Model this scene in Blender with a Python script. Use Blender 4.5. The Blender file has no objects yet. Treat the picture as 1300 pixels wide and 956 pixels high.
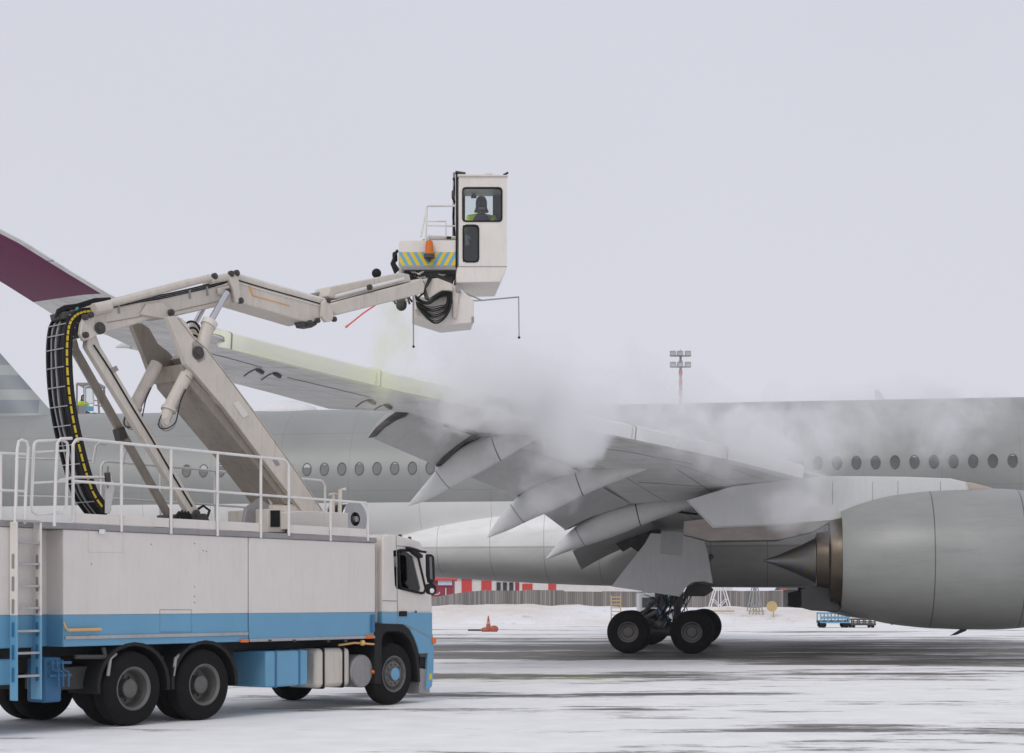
import bpy, math, random
from mathutils import Vector, Matrix, noise
random.seed(7)
R = math.radians
C = bpy.context.scene.collection
SC = bpy.context.scene

# ------------------------------------------------------------------ camera, world, sun, exposure
F = 2050.0; HOR = 763.0; CAMZ = 1.7
cam_d = bpy.data.cameras.new('camera'); cam = bpy.data.objects.new('camera', cam_d); C.objects.link(cam)
cam.location = (0, 0, CAMZ); cam.rotation_euler = (R(90), 0, 0)
cam_d.sensor_width = 36; cam_d.lens = F / 1300 * 36; cam_d.shift_y = (HOR - 478) / 1300
cam_d.clip_start = 0.1; cam_d.clip_end = 8000
SC.camera = cam

SUN_EL, SUN_AZ = 38, 205
w = bpy.data.worlds.new('World'); SC.world = w; w.use_nodes = True
nt = w.node_tree; nt.nodes.clear()
wo = nt.nodes.new('ShaderNodeOutputWorld'); bg = nt.nodes.new('ShaderNodeBackground')
sky = nt.nodes.new('ShaderNodeTexSky'); sky.sky_type = 'NISHITA'; sky.sun_disc = False
sky.sun_elevation = R(SUN_EL); sky.sun_rotation = R(SUN_AZ); sky.air_density = 1.0; sky.dust_density = 4.0
tc = nt.nodes.new('ShaderNodeTexCoord'); sp = nt.nodes.new('ShaderNodeSeparateXYZ')
rp = nt.nodes.new('ShaderNodeValToRGB')            # the cloud cover of an overcast sky
rp.color_ramp.elements[0].position = 0.0; rp.color_ramp.elements[0].color = (7.0, 7.05, 7.75, 1)
rp.color_ramp.elements[1].position = 0.55; rp.color_ramp.elements[1].color = (6.4, 6.55, 7.35, 1)
cl = nt.nodes.new('ShaderNodeTexNoise'); cl.inputs['Scale'].default_value = 1.6; cl.inputs['Detail'].default_value = 3
clr = nt.nodes.new('ShaderNodeMapRange'); clr.inputs['To Min'].default_value = 0.95; clr.inputs['To Max'].default_value = 1.05
mul = nt.nodes.new('ShaderNodeVectorMath'); mul.operation = 'SCALE'
mx = nt.nodes.new('ShaderNodeMix'); mx.data_type = 'RGBA'; mx.inputs['Factor'].default_value = 0.97
nt.links.new(tc.outputs['Generated'], sp.inputs[0]); nt.links.new(sp.outputs['Z'], rp.inputs['Fac'])
nt.links.new(tc.outputs['Generated'], cl.inputs['Vector']); nt.links.new(cl.outputs['Fac'], clr.inputs['Value'])
nt.links.new(rp.outputs['Color'], mul.inputs[0]); nt.links.new(clr.outputs['Result'], mul.inputs['Scale'])
nt.links.new(sky.outputs['Color'], mx.inputs['A']); nt.links.new(mul.outputs['Vector'], mx.inputs['B'])
nt.links.new(mx.outputs['Result'], bg.inputs['Color']); bg.inputs['Strength'].default_value = 0.1
nt.links.new(bg.outputs[0], wo.inputs[0])
sd = bpy.data.lights.new('sun', 'SUN'); sun = bpy.data.objects.new('sun', sd); C.objects.link(sun)
sd.energy = 1.0; sd.angle = R(25); sd.color = (1.0, 0.97, 0.93)
az = R(SUN_AZ); el = R(SUN_EL)
sdir = Vector((math.sin(az) * math.cos(el), math.cos(az) * math.cos(el), math.sin(el)))
sun.rotation_euler = sdir.to_track_quat('Z', 'Y').to_euler(); sun.location = (0, -20, 40)
SC.view_settings.view_transform = 'Standard'; SC.view_settings.look = 'None'
SC.view_settings.exposure = 0.0; SC.view_settings.gamma = 1.0; SC.view_settings.use_curve_mapping = False
SC.render.engine = 'CYCLES'
SC.cycles.volume_step_rate = 2.2; SC.cycles.volume_max_steps = 96
SC.cycles.max_bounces = 12; SC.cycles.volume_bounces = 6; SC.cycles.transparent_max_bounces = 12

# ------------------------------------------------------------------ materials
MT = {}
def nodes_of(m):
    m.use_nodes = True
    n = m.node_tree.nodes; l = m.node_tree.links
    return n, l, n['Principled BSDF']
def paint(name, col, rough=0.45, metal=0.0, var=0.10, scale=1.2, bump=0.0, bscale=20, grime=0.0, gcol=(0.12, 0.10, 0.08), spec=0.5, streak=True):
    """base paint with soft tone variation, faint grime streaks and optional bump"""
    m = bpy.data.materials.new(name); n, l, b = nodes_of(m)
    t = n.new('ShaderNodeTexCoord')
    nz = n.new('ShaderNodeTexNoise'); nz.inputs['Scale'].default_value = scale; nz.inputs['Detail'].default_value = 6
    nz.inputs['Roughness'].default_value = 0.65
    l.new(t.outputs['Object'], nz.inputs['Vector'])
    mr = n.new('ShaderNodeMapRange'); mr.inputs['From Min'].default_value = 0.3; mr.inputs['From Max'].default_value = 0.7
    mr.inputs['To Min'].default_value = 1 - var; mr.inputs['To Max'].default_value = 1 + var
    l.new(nz.outputs['Fac'], mr.inputs['Value'])
    vm = n.new('ShaderNodeVectorMath'); vm.operation = 'SCALE'; vm.inputs[0].default_value = col[:3]
    l.new(mr.outputs['Result'], vm.inputs['Scale'])
    out = vm.outputs['Vector']
    if grime > 0:
        mp = n.new('ShaderNodeMapping'); mp.inputs['Scale'].default_value = (5, 5, 0.7) if streak else (2, 2, 2)
        l.new(t.outputs['Object'], mp.inputs['Vector'])
        g = n.new('ShaderNodeTexNoise'); g.inputs['Scale'].default_value = 2.2; g.inputs['Detail'].default_value = 8
        g.inputs['Roughness'].default_value = 0.75
        l.new(mp.outputs[0], g.inputs['Vector'])
        gr = n.new('ShaderNodeMapRange'); gr.inputs['From Min'].default_value = 0.5; gr.inputs['From Max'].default_value = 0.8
        gr.inputs['To Max'].default_value = grime; l.new(g.outputs['Fac'], gr.inputs['Value'])
        mm = n.new('ShaderNodeMix'); mm.data_type = 'RGBA'; mm.inputs['B'].default_value = (*gcol, 1)
        l.new(gr.outputs['Result'], mm.inputs['Factor']); l.new(out, mm.inputs['A']); out = mm.outputs['Result']
    l.new(out, b.inputs['Base Color'])
    b.inputs['Roughness'].default_value = rough; b.inputs['Metallic'].default_value = metal
    b.inputs['Specular IOR Level'].default_value = spec
    rr = n.new('ShaderNodeMapRange'); rr.inputs['To Min'].default_value = max(0.05, rough - 0.1); rr.inputs['To Max'].default_value = min(1, rough + 0.15)
    l.new(nz.outputs['Fac'], rr.inputs['Value']); l.new(rr.outputs['Result'], b.inputs['Roughness'])
    if bump > 0:
        bn = n.new('ShaderNodeTexNoise'); bn.inputs['Scale'].default_value = bscale; bn.inputs['Detail'].default_value = 5
        l.new(t.outputs['Object'], bn.inputs['Vector'])
        bu = n.new('ShaderNodeBump'); bu.inputs['Strength'].default_value = 0.6; bu.inputs['Distance'].default_value = bump
        l.new(bn.outputs['Fac'], bu.inputs['Height']); l.new(bu.outputs['Normal'], b.inputs['Normal'])
    MT[name] = m
    return m
paint('cream', (0.70, 0.655, 0.605), 0.42, grime=0.22, gcol=(0.3, 0.26, 0.21), var=0.05)
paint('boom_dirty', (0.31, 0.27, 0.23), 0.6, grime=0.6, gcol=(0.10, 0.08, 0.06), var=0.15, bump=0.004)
paint('cream_boom', (0.60, 0.545, 0.48), 0.5, grime=0.38, gcol=(0.17, 0.14, 0.11), var=0.08, bump=0.004)
paint('cream_box', (0.70, 0.66, 0.62), 0.4, grime=0.2, gcol=(0.3, 0.28, 0.25), var=0.04)
paint('blue', (0.13, 0.33, 0.50), 0.4, grime=0.35, gcol=(0.24, 0.33, 0.40), var=0.06)
paint('blue_dark', (0.03, 0.14, 0.28), 0.5, grime=0.4, var=0.12)
paint('grey_trim', (0.30, 0.29, 0.29), 0.45, metal=0.3, grime=0.4)
paint('rail_paint', (0.72, 0.70, 0.67), 0.45, grime=0.25, gcol=(0.3, 0.28, 0.25))
paint('alu', (0.42, 0.42, 0.43), 0.38, metal=0.7, grime=0.35)
paint('steel', (0.35, 0.35, 0.36), 0.3, metal=0.9, grime=0.4)
paint('chrome', (0.6, 0.6, 0.63), 0.2, metal=0.95, var=0.03)
paint('tyre', (0.010, 0.010, 0.010), 0.9, bump=0.004, bscale=40, grime=0.3, spec=0.2, gcol=(0.04, 0.036, 0.033), streak=False)
paint('plastic', (0.014, 0.014, 0.015), 0.6, grime=0.3, spec=0.25, gcol=(0.045, 0.042, 0.04), streak=False)
paint('black', (0.008, 0.008, 0.009), 0.6, spec=0.25)
paint('hose', (0.009, 0.009, 0.010), 0.5, spec=0.3)
paint('machinery', (0.06, 0.055, 0.05), 0.6, bump=0.01, grime=0.5, gcol=(0.02, 0.018, 0.016), streak=False)
paint('rim', (0.15, 0.143, 0.135), 0.5, metal=0.4, grime=0.7, gcol=(0.05, 0.045, 0.04), streak=False)
paint('orange', (0.75, 0.16, 0.03), 0.4)
paint('amber', (0.62, 0.15, 0.01), 0.2)
paint('ochre', (0.72, 0.40, 0.15), 0.5)
paint('yellow', (0.70, 0.50, 0.02), 0.5)
paint('sign_blue', (0.15, 0.37, 0.55), 0.5)
paint('red_rod', (0.8, 0.06, 0.03), 0.5)
paint('green_tape', (0.05, 0.35, 0.25), 0.5)
paint('plane_light', (0.58, 0.585, 0.58), 0.4, var=0.05, grime=0.18, gcol=(0.25, 0.24, 0.22), scale=0.5)
paint('fairing_paint', (0.61, 0.612, 0.60), 0.42, var=0.06, grime=0.25, gcol=(0.24, 0.23, 0.21), scale=0.7, streak=False)
paint('flap_paint', (0.47, 0.472, 0.465), 0.5, var=0.08, grime=0.3, gcol=(0.14, 0.135, 0.13), scale=0.8, streak=False)
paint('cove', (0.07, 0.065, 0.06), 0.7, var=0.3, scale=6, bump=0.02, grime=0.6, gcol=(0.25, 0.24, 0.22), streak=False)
paint('door_paint', (0.60, 0.605, 0.60), 0.5, var=0.05, grime=0.25, gcol=(0.2, 0.19, 0.18))
paint('gear_metal', (0.10, 0.10, 0.10), 0.5, metal=0.4, grime=0.5, gcol=(0.03, 0.03, 0.03), streak=False)
paint('gear_rim', (0.17, 0.16, 0.15), 0.5, metal=0.4, grime=0.5, streak=False)
paint('white_paint', (0.72, 0.72, 0.72), 0.5, grime=0.15, gcol=(0.4, 0.38, 0.36))
paint('dark_core', (0.045, 0.045, 0.045), 0.6, var=0.2)
paint('concrete', (0.4, 0.39, 0.37), 0.8)
paint('wood_grey', (0.20, 0.18, 0.17), 0.9, var=0.2, scale=3)
paint('red_wall', (0.52, 0.035, 0.03), 0.6, var=0.1)
paint('dark_red', (0.26, 0.02, 0.035), 0.6, var=0.1)
paint('white_wall', (0.62, 0.60, 0.58), 0.7, var=0.08)
paint('sign_white', (0.5, 0.55, 0.68), 0.5)
paint('grey_wall', (0.3, 0.31, 0.33), 0.7)
paint('cone_orange', (0.42, 0.10, 0.06), 0.6, grime=0.4, streak=False)
paint('mast_grey', (0.30, 0.31, 0.32), 0.5, metal=0.3)
paint('mast_red', (0.50, 0.20, 0.16), 0.6)
paint('hi_vis', (0.62, 0.86, 0.03), 0.7)
paint('navy_cloth', (0.025, 0.032, 0.05), 0.9, bump=0.005)
paint('black_knit', (0.015, 0.016, 0.02), 0.95, bump=0.004, bscale=80)
paint('skin', (0.45, 0.27, 0.19), 0.6)
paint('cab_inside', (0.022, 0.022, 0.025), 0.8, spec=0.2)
paint('pale_tan', (0.45, 0.38, 0.33), 0.6)
paint('tan', (0.50, 0.36, 0.18), 0.7)

def glass(name, tint=(0.75, 0.8, 0.82), alpha=0.25):
    m = bpy.data.materials.new(name); n, l, b = nodes_of(m)
    out = n['Material Output']; tr = n.new('ShaderNodeBsdfTransparent'); gl = n.new('ShaderNodeBsdfGlossy')
    tr.inputs['Color'].default_value = (*tint, 1); gl.inputs['Roughness'].default_value = 0.03
    fr = n.new('ShaderNodeFresnel'); fr.inputs['IOR'].default_value = 1.5
    ad = n.new('ShaderNodeMath'); ad.operation = 'ADD'; ad.inputs[1].default_value = alpha * 0.06
    l.new(fr.outputs[0], ad.inputs[0])
    ms = n.new('ShaderNodeMixShader'); l.new(ad.outputs[0], ms.inputs[0]); l.new(tr.outputs[0], ms.inputs[1]); l.new(gl.outputs[0], ms.inputs[2])
    l.new(ms.outputs[0], out.inputs['Surface']); n.remove(b)
    MT[name] = m
glass('glass', (0.95, 0.97, 0.97)); glass('glass_dark', (0.30, 0.33, 0.34), 0.9)

def math_node(n, l, op, a, b=None, c=None):
    x = n.new('ShaderNodeMath'); x.operation = op
    for i, v in enumerate((a, b, c)):
        if v is None: continue
        if isinstance(v, (int, float)): x.inputs[i].default_value = v
        else: l.new(v, x.inputs[i])
    return x.outputs[0]
def lines_mask(n, l, coord, period, offset, half):
    """1 on thin lines every period"""
    a = math_node(n, l, 'ADD', coord, offset + 1000 * period)
    a = math_node(n, l, 'MODULO', a, period)
    a = math_node(n, l, 'SUBTRACT', a, period / 2)
    a = math_node(n, l, 'ABSOLUTE', a)
    return math_node(n, l, 'GREATER_THAN', a, period / 2 - half)
def mixc(n, l, fac, a, b):
    x = n.new('ShaderNodeMix'); x.data_type = 'RGBA'
    if isinstance(fac, (int, float)): x.inputs['Factor'].default_value = fac
    else: l.new(fac, x.inputs['Factor'])
    for k, v in (('A', a), ('B', b)):
        if isinstance(v, tuple): x.inputs[k].default_value = (*v, 1)
        else: l.new(v, x.inputs[k])
    return x.outputs['Result']
def noise_fac(n, l, vec, scale, detail, lo, hi, tmin, tmax, mapscale=None, rough=0.6):
    if mapscale:
        mp = n.new('ShaderNodeMapping'); mp.inputs['Scale'].default_value = mapscale; l.new(vec, mp.inputs['Vector']); vec = mp.outputs[0]
    x = n.new('ShaderNodeTexNoise'); x.inputs['Scale'].default_value = scale; x.inputs['Detail'].default_value = detail
    x.inputs['Roughness'].default_value = rough; l.new(vec, x.inputs['Vector'])
    r = n.new('ShaderNodeMapRange'); r.inputs['From Min'].default_value = lo; r.inputs['From Max'].default_value = hi
    r.inputs['To Min'].default_value = tmin; r.inputs['To Max'].default_value = tmax; l.new(x.outputs['Fac'], r.inputs['Value'])
    return r.outputs['Result']

def mat_fuselage():
    m = bpy.data.materials.new('fuselage_paint'); n, l, b = nodes_of(m)
    t = n.new('ShaderNodeTexCoord'); s = n.new('ShaderNodeSeparateXYZ'); l.new(t.outputs['Object'], s.inputs[0])
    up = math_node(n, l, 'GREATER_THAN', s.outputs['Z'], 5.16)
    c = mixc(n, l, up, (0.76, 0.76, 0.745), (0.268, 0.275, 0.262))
    v = noise_fac(n, l, t.outputs['Object'], 0.35, 6, 0.3, 0.7, 0.92, 1.08)
    vm = n.new('ShaderNodeVectorMath'); vm.operation = 'SCALE'; l.new(c, vm.inputs[0]); l.new(v, vm.inputs['Scale'])
    k = lines_mask(n, l, s.outputs['X'], 2.54, 0.3, 0.009)
    k2 = lines_mask(n, l, s.outputs['Z'], 2.1, 0.72, 0.008)
    k = math_node(n, l, 'MAXIMUM', k, k2)
    k = math_node(n, l, 'MULTIPLY', k, 0.35)
    c2 = mixc(n, l, k, vm.outputs[0], (0.1, 0.1, 0.1))
    l.new(c2, b.inputs['Base Color']); b.inputs['Roughness'].default_value = 0.38
    MT['fuselage_paint'] = m
mat_fuselage()
def mat_belly():
    m = bpy.data.materials.new('belly_paint_shaded'); n, l, b = nodes_of(m)
    t = n.new('ShaderNodeTexCoord'); s = n.new('ShaderNodeSeparateXYZ'); l.new(t.outputs['Object'], s.inputs[0])
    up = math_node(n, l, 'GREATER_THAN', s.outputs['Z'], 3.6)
    c = mixc(n, l, up, (0.58, 0.58, 0.56), (0.80, 0.80, 0.785))  # greyer lower half: shading of the fairing's underside put into the colour
    v = noise_fac(n, l, t.outputs['Object'], 0.8, 7, 0.3, 0.7, 0.95, 1.04)
    vm = n.new('ShaderNodeVectorMath'); vm.operation = 'SCALE'; l.new(c, vm.inputs[0]); l.new(v, vm.inputs['Scale'])
    g = noise_fac(n, l, t.outputs['Object'], 1.2, 8, 0.5, 0.75, 0, 0.18, (1, 1, 4))
    c1 = mixc(n, l, g, vm.outputs[0], (0.22, 0.2, 0.18))
    k = lines_mask(n, l, s.outputs['X'], 1.9, 0.3, 0.012)
    k2 = lines_mask(n, l, s.outputs['Z'], 1.3, 0.35, 0.010)
    k = math_node(n, l, 'MULTIPLY', math_node(n, l, 'MAXIMUM', k, k2), 0.5)
    c2 = mixc(n, l, k, c1, (0.12, 0.12, 0.12))
    l.new(c2, b.inputs['Base Color']); b.inputs['Roughness'].default_value = 0.42
    MT['belly_paint_shaded'] = m
mat_belly()
def mat_wing():
    # UV: x = chord fraction, y = spanwise metres / 10
    m = bpy.data.materials.new('wing_paint'); n, l, b = nodes_of(m)
    t = n.new('ShaderNodeTexCoord'); s = n.new('ShaderNodeSeparateXYZ'); l.new(t.outputs['Object'], s.inputs[0])
    us = n.new('ShaderNodeSeparateXYZ'); l.new(t.outputs['UV'], us.inputs[0])
    v = noise_fac(n, l, t.outputs['Object'], 0.7, 8, 0.3, 0.7, 0.88, 1.08)
    vm = n.new('ShaderNodeVectorMath'); vm.operation = 'SCALE'; vm.inputs[0].default_value = (0.62, 0.62, 0.61); l.new(v, vm.inputs['Scale'])
    g = noise_fac(n, l, t.outputs['Object'], 1.3, 8, 0.48, 0.75, 0, 0.45, (0.5, 3, 3))
    c = mixc(n, l, g, vm.outputs[0], (0.25, 0.235, 0.22))
    k = lines_mask(n, l, us.outputs['Y'], 0.24, 0.05, 0.0012)
    chord = None
    for u0 in (0.16, 0.30, 0.62, 0.78):
        d = math_node(n, l, 'ABSOLUTE', math_node(n, l, 'SUBTRACT', us.outputs['X'], u0))
        q = math_node(n, l, 'LESS_THAN', d, 0.0035)
        chord = q if chord is None else math_node(n, l, 'MAXIMUM', chord, q)
    k = math_node(n, l, 'MULTIPLY', math_node(n, l, 'MAXIMUM', k, chord), 0.5)
    c = mixc(n, l, k, c, (0.10, 0.10, 0.10))
    # burgundy tip paint, leaving a pale leading edge strip
    hi = math_node(n, l, 'GREATER_THAN', s.outputs['Z'], 7.36)
    out = math_node(n, l, 'GREATER_THAN', us.outputs['Y'], 2.85)
    le = math_node(n, l, 'GREATER_THAN', us.outputs['X'], 0.05)
    f = math_node(n, l, 'MULTIPLY', math_node(n, l, 'MULTIPLY', hi, out), le)
    c = mixc(n, l, f, c, (0.115, 0.010, 0.055))
    l.new(c, b.inputs['Base Color']); b.inputs['Roughness'].default_value = 0.42
    MT['wing_paint'] = m
mat_wing()
def mat_slat():
    m = bpy.data.materials.new('slat_metal'); n, l, b = nodes_of(m)
    t = n.new('ShaderNodeTexCoord'); s = n.new('ShaderNodeSeparateXYZ'); l.new(t.outputs['Object'], s.inputs[0])
    # yellow green de-icing fluid lying on the outboard part (local y is minus the span)
    r = n.new('ShaderNodeMapRange'); r.inputs['From Min'].default_value = -21.5; r.inputs['From Max'].default_value = -23.5
    l.new(s.outputs['Y'], r.inputs['Value'])
    v = noise_fac(n, l, t.outputs['Object'], 1.6, 6, 0.3, 0.7, 0.35, 1.0, (1, 1, 5))
    f = math_node(n, l, 'MULTIPLY', r.outputs['Result'], v)
    gn = n.new('ShaderNodeSeparateXYZ'); l.new(t.outputs['Normal'], gn.inputs[0])
    un = n.new('ShaderNodeMapRange'); un.inputs['From Min'].default_value = 0.45; un.inputs['From Max'].default_value = -0.35; l.new(gn.outputs['Z'], un.inputs['Value'])
    wetc = mixc(n, l, un.outputs['Result'], (0.83, 0.84, 0.75), (0.72, 0.76, 0.46))
    c = mixc(n, l, f, (0.72, 0.72, 0.71), wetc)
    l.new(c, b.inputs['Base Color']); b.inputs['Roughness'].default_value = 0.3; b.inputs['Metallic'].default_value = 0.0
    MT['slat_metal'] = m
mat_slat()
def mat_nacelle():
    m = bpy.data.materials.new('nacelle_paint'); n, l, b = nodes_of(m)
    t = n.new('ShaderNodeTexCoord'); s = n.new('ShaderNodeSeparateXYZ'); l.new(t.outputs['Object'], s.inputs[0])
    v = noise_fac(n, l, t.outputs['Object'], 0.6, 8, 0.3, 0.7, 0.9, 1.08)
    vm = n.new('ShaderNodeVectorMath'); vm.operation = 'SCALE'; vm.inputs[0].default_value = (0.285, 0.292, 0.278); l.new(v, vm.inputs['Scale'])
    g = noise_fac(n, l, t.outputs['Object'], 1.1, 9, 0.5, 0.78, 0, 0.4, (0.6, 1, 5), 0.75)
    c = mixc(n, l, g, vm.outputs[0], (0.16, 0.155, 0.14))
    k = None
    for x0 in (13.72, 16.15):
        q = math_node(n, l, 'LESS_THAN', math_node(n, l, 'ABSOLUTE', math_node(n, l, 'SUBTRACT', s.outputs['X'], x0)), 0.016)
        k = q if k is None else math_node(n, l, 'MAXIMUM', k, q)
    hz = math_node(n, l, 'LESS_THAN', math_node(n, l, 'ABSOLUTE', math_node(n, l, 'SUBTRACT', s.outputs['Z'], 4.2)), 0.008)
    hz = math_node(n, l, 'MULTIPLY', hz, math_node(n, l, 'GREATER_THAN', s.outputs['X'], 16.15))
    k = math_node(n, l, 'MAXIMUM', k, hz)
    c = mixc(n, l, math_node(n, l, 'MULTIPLY', k, 0.8), c, (0.04, 0.04, 0.04))
    l.new(c, b.inputs['Base Color']); b.inputs['Roughness'].default_value = 0.36
    MT['nacelle_paint'] = m
mat_nacelle()
def mat_heat(name, base, tint2, mscale=(1, 1, 1)):
    m = bpy.data.materials.new(name); n, l, b = nodes_of(m)
    t = n.new('ShaderNodeTexCoord')
    f = noise_fac(n, l, t.outputs['Object'], 1.4, 5, 0.35, 0.65, 0, 1, mscale)
    c = mixc(n, l, f, base, tint2)
    l.new(c, b.inputs['Base Color']); b.inputs['Roughness'].default_value = 0.38; b.inputs['Metallic'].default_value = 0.85
    MT[name] = m
mat_heat('bronze', (0.16, 0.125, 0.10), (0.11, 0.10, 0.07), (3, 1, 1))
mat_heat('heat_blue', (0.17, 0.18, 0.23), (0.22, 0.20, 0.12), (5, 1, 1))
mat_heat('heat_fairing', (0.26, 0.23, 0.205), (0.20, 0.18, 0.16), (1, 1, 3))
def mat_fin():
    m = bpy.data.materials.new('fin_paint'); n, l, b = nodes_of(m)
    t = n.new('ShaderNodeTexCoord'); s = n.new('ShaderNodeSeparateXYZ'); l.new(t.outputs['Object'], s.inputs[0])
    # broad bars in two greys
    z = math_node(n, l, 'MODULO', math_node(n, l, 'ADD', s.outputs['Z'], 10 * 0.965 - 9.38), 0.965)
    k = math_node(n, l, 'GREATER_THAN', z, 0.40)
    above = math_node(n, l, 'GREATER_THAN', s.outputs['Z'], 8.86)
    low = math_node(n, l, 'MAXIMUM', math_node(n, l, 'GREATER_THAN', s.outputs['Z'], 9.5), math_node(n, l, 'LESS_THAN', s.outputs['X'], -18.25))
    k = math_node(n, l, 'MULTIPLY', math_node(n, l, 'MULTIPLY', k, above), low)
    c = mixc(n, l, k, (0.30, 0.325, 0.315), (0.185, 0.21, 0.235))
    l.new(c, b.inputs['Base Color']); b.inputs['Roughness'].default_value = 0.4
    MT['fin_paint'] = m
mat_fin()
def mat_ground():
    m = bpy.data.materials.new('apron_surface'); n, l, b = nodes_of(m)
    t = n.new('ShaderNodeTexCoord'); s = n.new('ShaderNodeSeparateXYZ'); l.new(t.outputs['Object'], s.inputs[0])
    P = t.outputs['Object']
    big = noise_fac(n, l, P, 0.13, 4, 0.3, 0.7, -0.26, 0.26, (0.45, 1.0, 1))
    mid = noise_fac(n, l, P, 0.42, 9, 0.0, 1.0, -0.75, 0.75, (0.30, 1.0, 1), 0.78)
    fine = noise_fac(n, l, P, 2.6, 6, 0.0, 1.0, -0.28, 0.28, (0.35, 1.0, 1), 0.75)
    # swept dark bands across the apron: distance profile
    cr = n.new('ShaderNodeFloatCurve'); cm = cr.mapping.curves[0]
    yn = math_node(n, l, 'DIVIDE', s.outputs['Y'], 120.0)
    pts = [(0, .36), (.22, .40), (.26, .45), (.285, .47), (.31, .53), (.325, .47), (.345, .43), (.37, .55), (.42, .66), (.47, .70), (.53, .66), (.60, .52), (.70, .42), (.80, .42), (.88, .30), (1, .22)]
    cm.points[0].location = pts[0]; cm.points[1].location = pts[-1]
    for p in pts[1:-1]: cm.points.new(*p)
    cr.mapping.update(); l.new(yn, cr.inputs['Value'])
    strk = noise_fac(n, l, P, 1.0, 7, 0.0, 1.0, -0.62, 0.62, (0.05, 0.36, 1), 0.72)
    v = math_node(n, l, 'ADD', cr.outputs[0], big); v = math_node(n, l, 'ADD', v, strk); v = math_node(n, l, 'ADD', v, mid); v = math_node(n, l, 'ADD', v, fine)
    mr = n.new('ShaderNodeMapRange'); mr.inputs['From Min'].default_value = 0.50; mr.inputs['From Max'].default_value = 0.64
    l.new(v, mr.inputs['Value']); wet = mr.outputs['Result']
    sn = noise_fac(n, l, P, 1.3, 5, 0.3, 0.7, 0, 1)
    snow = mixc(n, l, sn, (0.82, 0.81, 0.81), (0.93, 0.92, 0.91))
    asn = noise_fac(n, l, P, 1.0, 8, 0.38, 0.66, 0, 1, (0.08, 0.55, 1), 0.8)
    asp = mixc(n, l, asn, (0.075, 0.065, 0.058), (0.28, 0.262, 0.25))
    # faint pool of green fluid
    gy = math_node(n, l, 'ABSOLUTE', math_node(n, l, 'SUBTRACT', s.outputs['Y'], 36.2))
    gy = math_node(n, l, 'SUBTRACT', 1.0, math_node(n, l, 'DIVIDE', gy, 2.2))
    gx = math_node(n, l, 'ABSOLUTE', math_node(n, l, 'SUBTRACT', s.outputs['X'], 0.4))
    gx = math_node(n, l, 'SUBTRACT', 1.0, math_node(n, l, 'DIVIDE', gx, 3.6))
    gf = math_node(n, l, 'MULTIPLY', math_node(n, l, 'MAXIMUM', gy, 0.0), math_node(n, l, 'MAXIMUM', gx, 0.0))
    gn = noise_fac(n, l, P, 1.2, 6, 0.4, 0.62, 0, 1, (0.3, 1, 1))
    snow = mixc(n, l, math_node(n, l, 'MULTIPLY', gf, gn), snow, (0.55, 0.70, 0.12))
    # sandy brown tint on the far churned snow
    by = n.new('ShaderNodeMapRange'); by.inputs['From Min'].default_value = 92; by.inputs['From Max'].default_value = 125
    l.new(s.outputs['Y'], by.inputs['Value'])
    bn = noise_fac(n, l, P, 0.12, 4, 0.45, 0.65, 0, 0.55, (0.5, 1, 1))
    snow = mixc(n, l, math_node(n, l, 'MULTIPLY', by.outputs['Result'], bn), snow, (0.66, 0.55, 0.44))
    c = mixc(n, l, wet, snow, asp)
    l.new(c, b.inputs['Base Color'])
    rr = n.new('ShaderNodeMapRange'); rr.inputs['To Min'].default_value = 0.9; rr.inputs['To Max'].default_value = 0.55
    l.new(wet, rr.inputs['Value']); l.new(rr.outputs['Result'], b.inputs['Roughness'])
    bu = n.new('ShaderNodeBump'); bu.inputs['Strength'].default_value = 0.5; bu.inputs['Distance'].default_value = 0.03
    bb = math_node(n, l, 'SUBTRACT', fine, wet); l.new(bb, bu.inputs['Height']); l.new(bu.outputs['Normal'], b.inputs['Normal'])
    MT['apron'] = m
mat_ground()
def mat_snowbank():
    m = bpy.data.materials.new('snow_bank_surface'); n, l, b = nodes_of(m)
    t = n.new('ShaderNodeTexCoord')
    f = noise_fac(n, l, t.outputs['Object'], 0.10, 6, 0.42, 0.66, 0, 0.8, (1, 1, 2))
    c = mixc(n, l, f, (0.86, 0.86, 0.88), (0.68, 0.58, 0.48))
    d = noise_fac(n, l, t.outputs['Object'], 0.9, 8, 0.58, 0.75, 0, 0.6)
    c = mixc(n, l, d, c, (0.35, 0.33, 0.32))
    l.new(c, b.inputs['Base Color']); b.inputs['Roughness'].default_value = 0.9
    bu = n.new('ShaderNodeBump'); bu.inputs['Distance'].default_value = 0.2
    l.new(noise_fac(n, l, t.outputs['Object'], 1.5, 6, 0, 1, 0, 1), bu.inputs['Height']); l.new(bu.outputs['Normal'], b.inputs['Normal'])
    MT['snow_bank'] = m
mat_snowbank()
def mat_planks():
    m = bpy.data.materials.new('fence_boards'); n, l, b = nodes_of(m)
    t = n.new('ShaderNodeTexCoord'); s = n.new('ShaderNodeSeparateXYZ'); l.new(t.outputs['Object'], s.inputs[0])
    q = math_node(n, l, 'FLOOR', math_node(n, l, 'MULTIPLY', s.outputs['X'], 5.0))
    wn = n.new('ShaderNodeTexWhiteNoise'); wn.noise_dimensions = '1D'; l.new(q, wn.inputs['W'])
    c = mixc(n, l, wn.outputs['Value'], (0.15, 0.135, 0.125), (0.30, 0.275, 0.26))
    k = lines_mask(n, l, s.outputs['X'], 0.2, 0.0, 0.012)
    c = mixc(n, l, k, c, (0.05, 0.045, 0.04))
    l.new(c, b.inputs['Base Color']); b.inputs['Roughness'].default_value = 0.9
    MT['planks'] = m
mat_planks()

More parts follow.
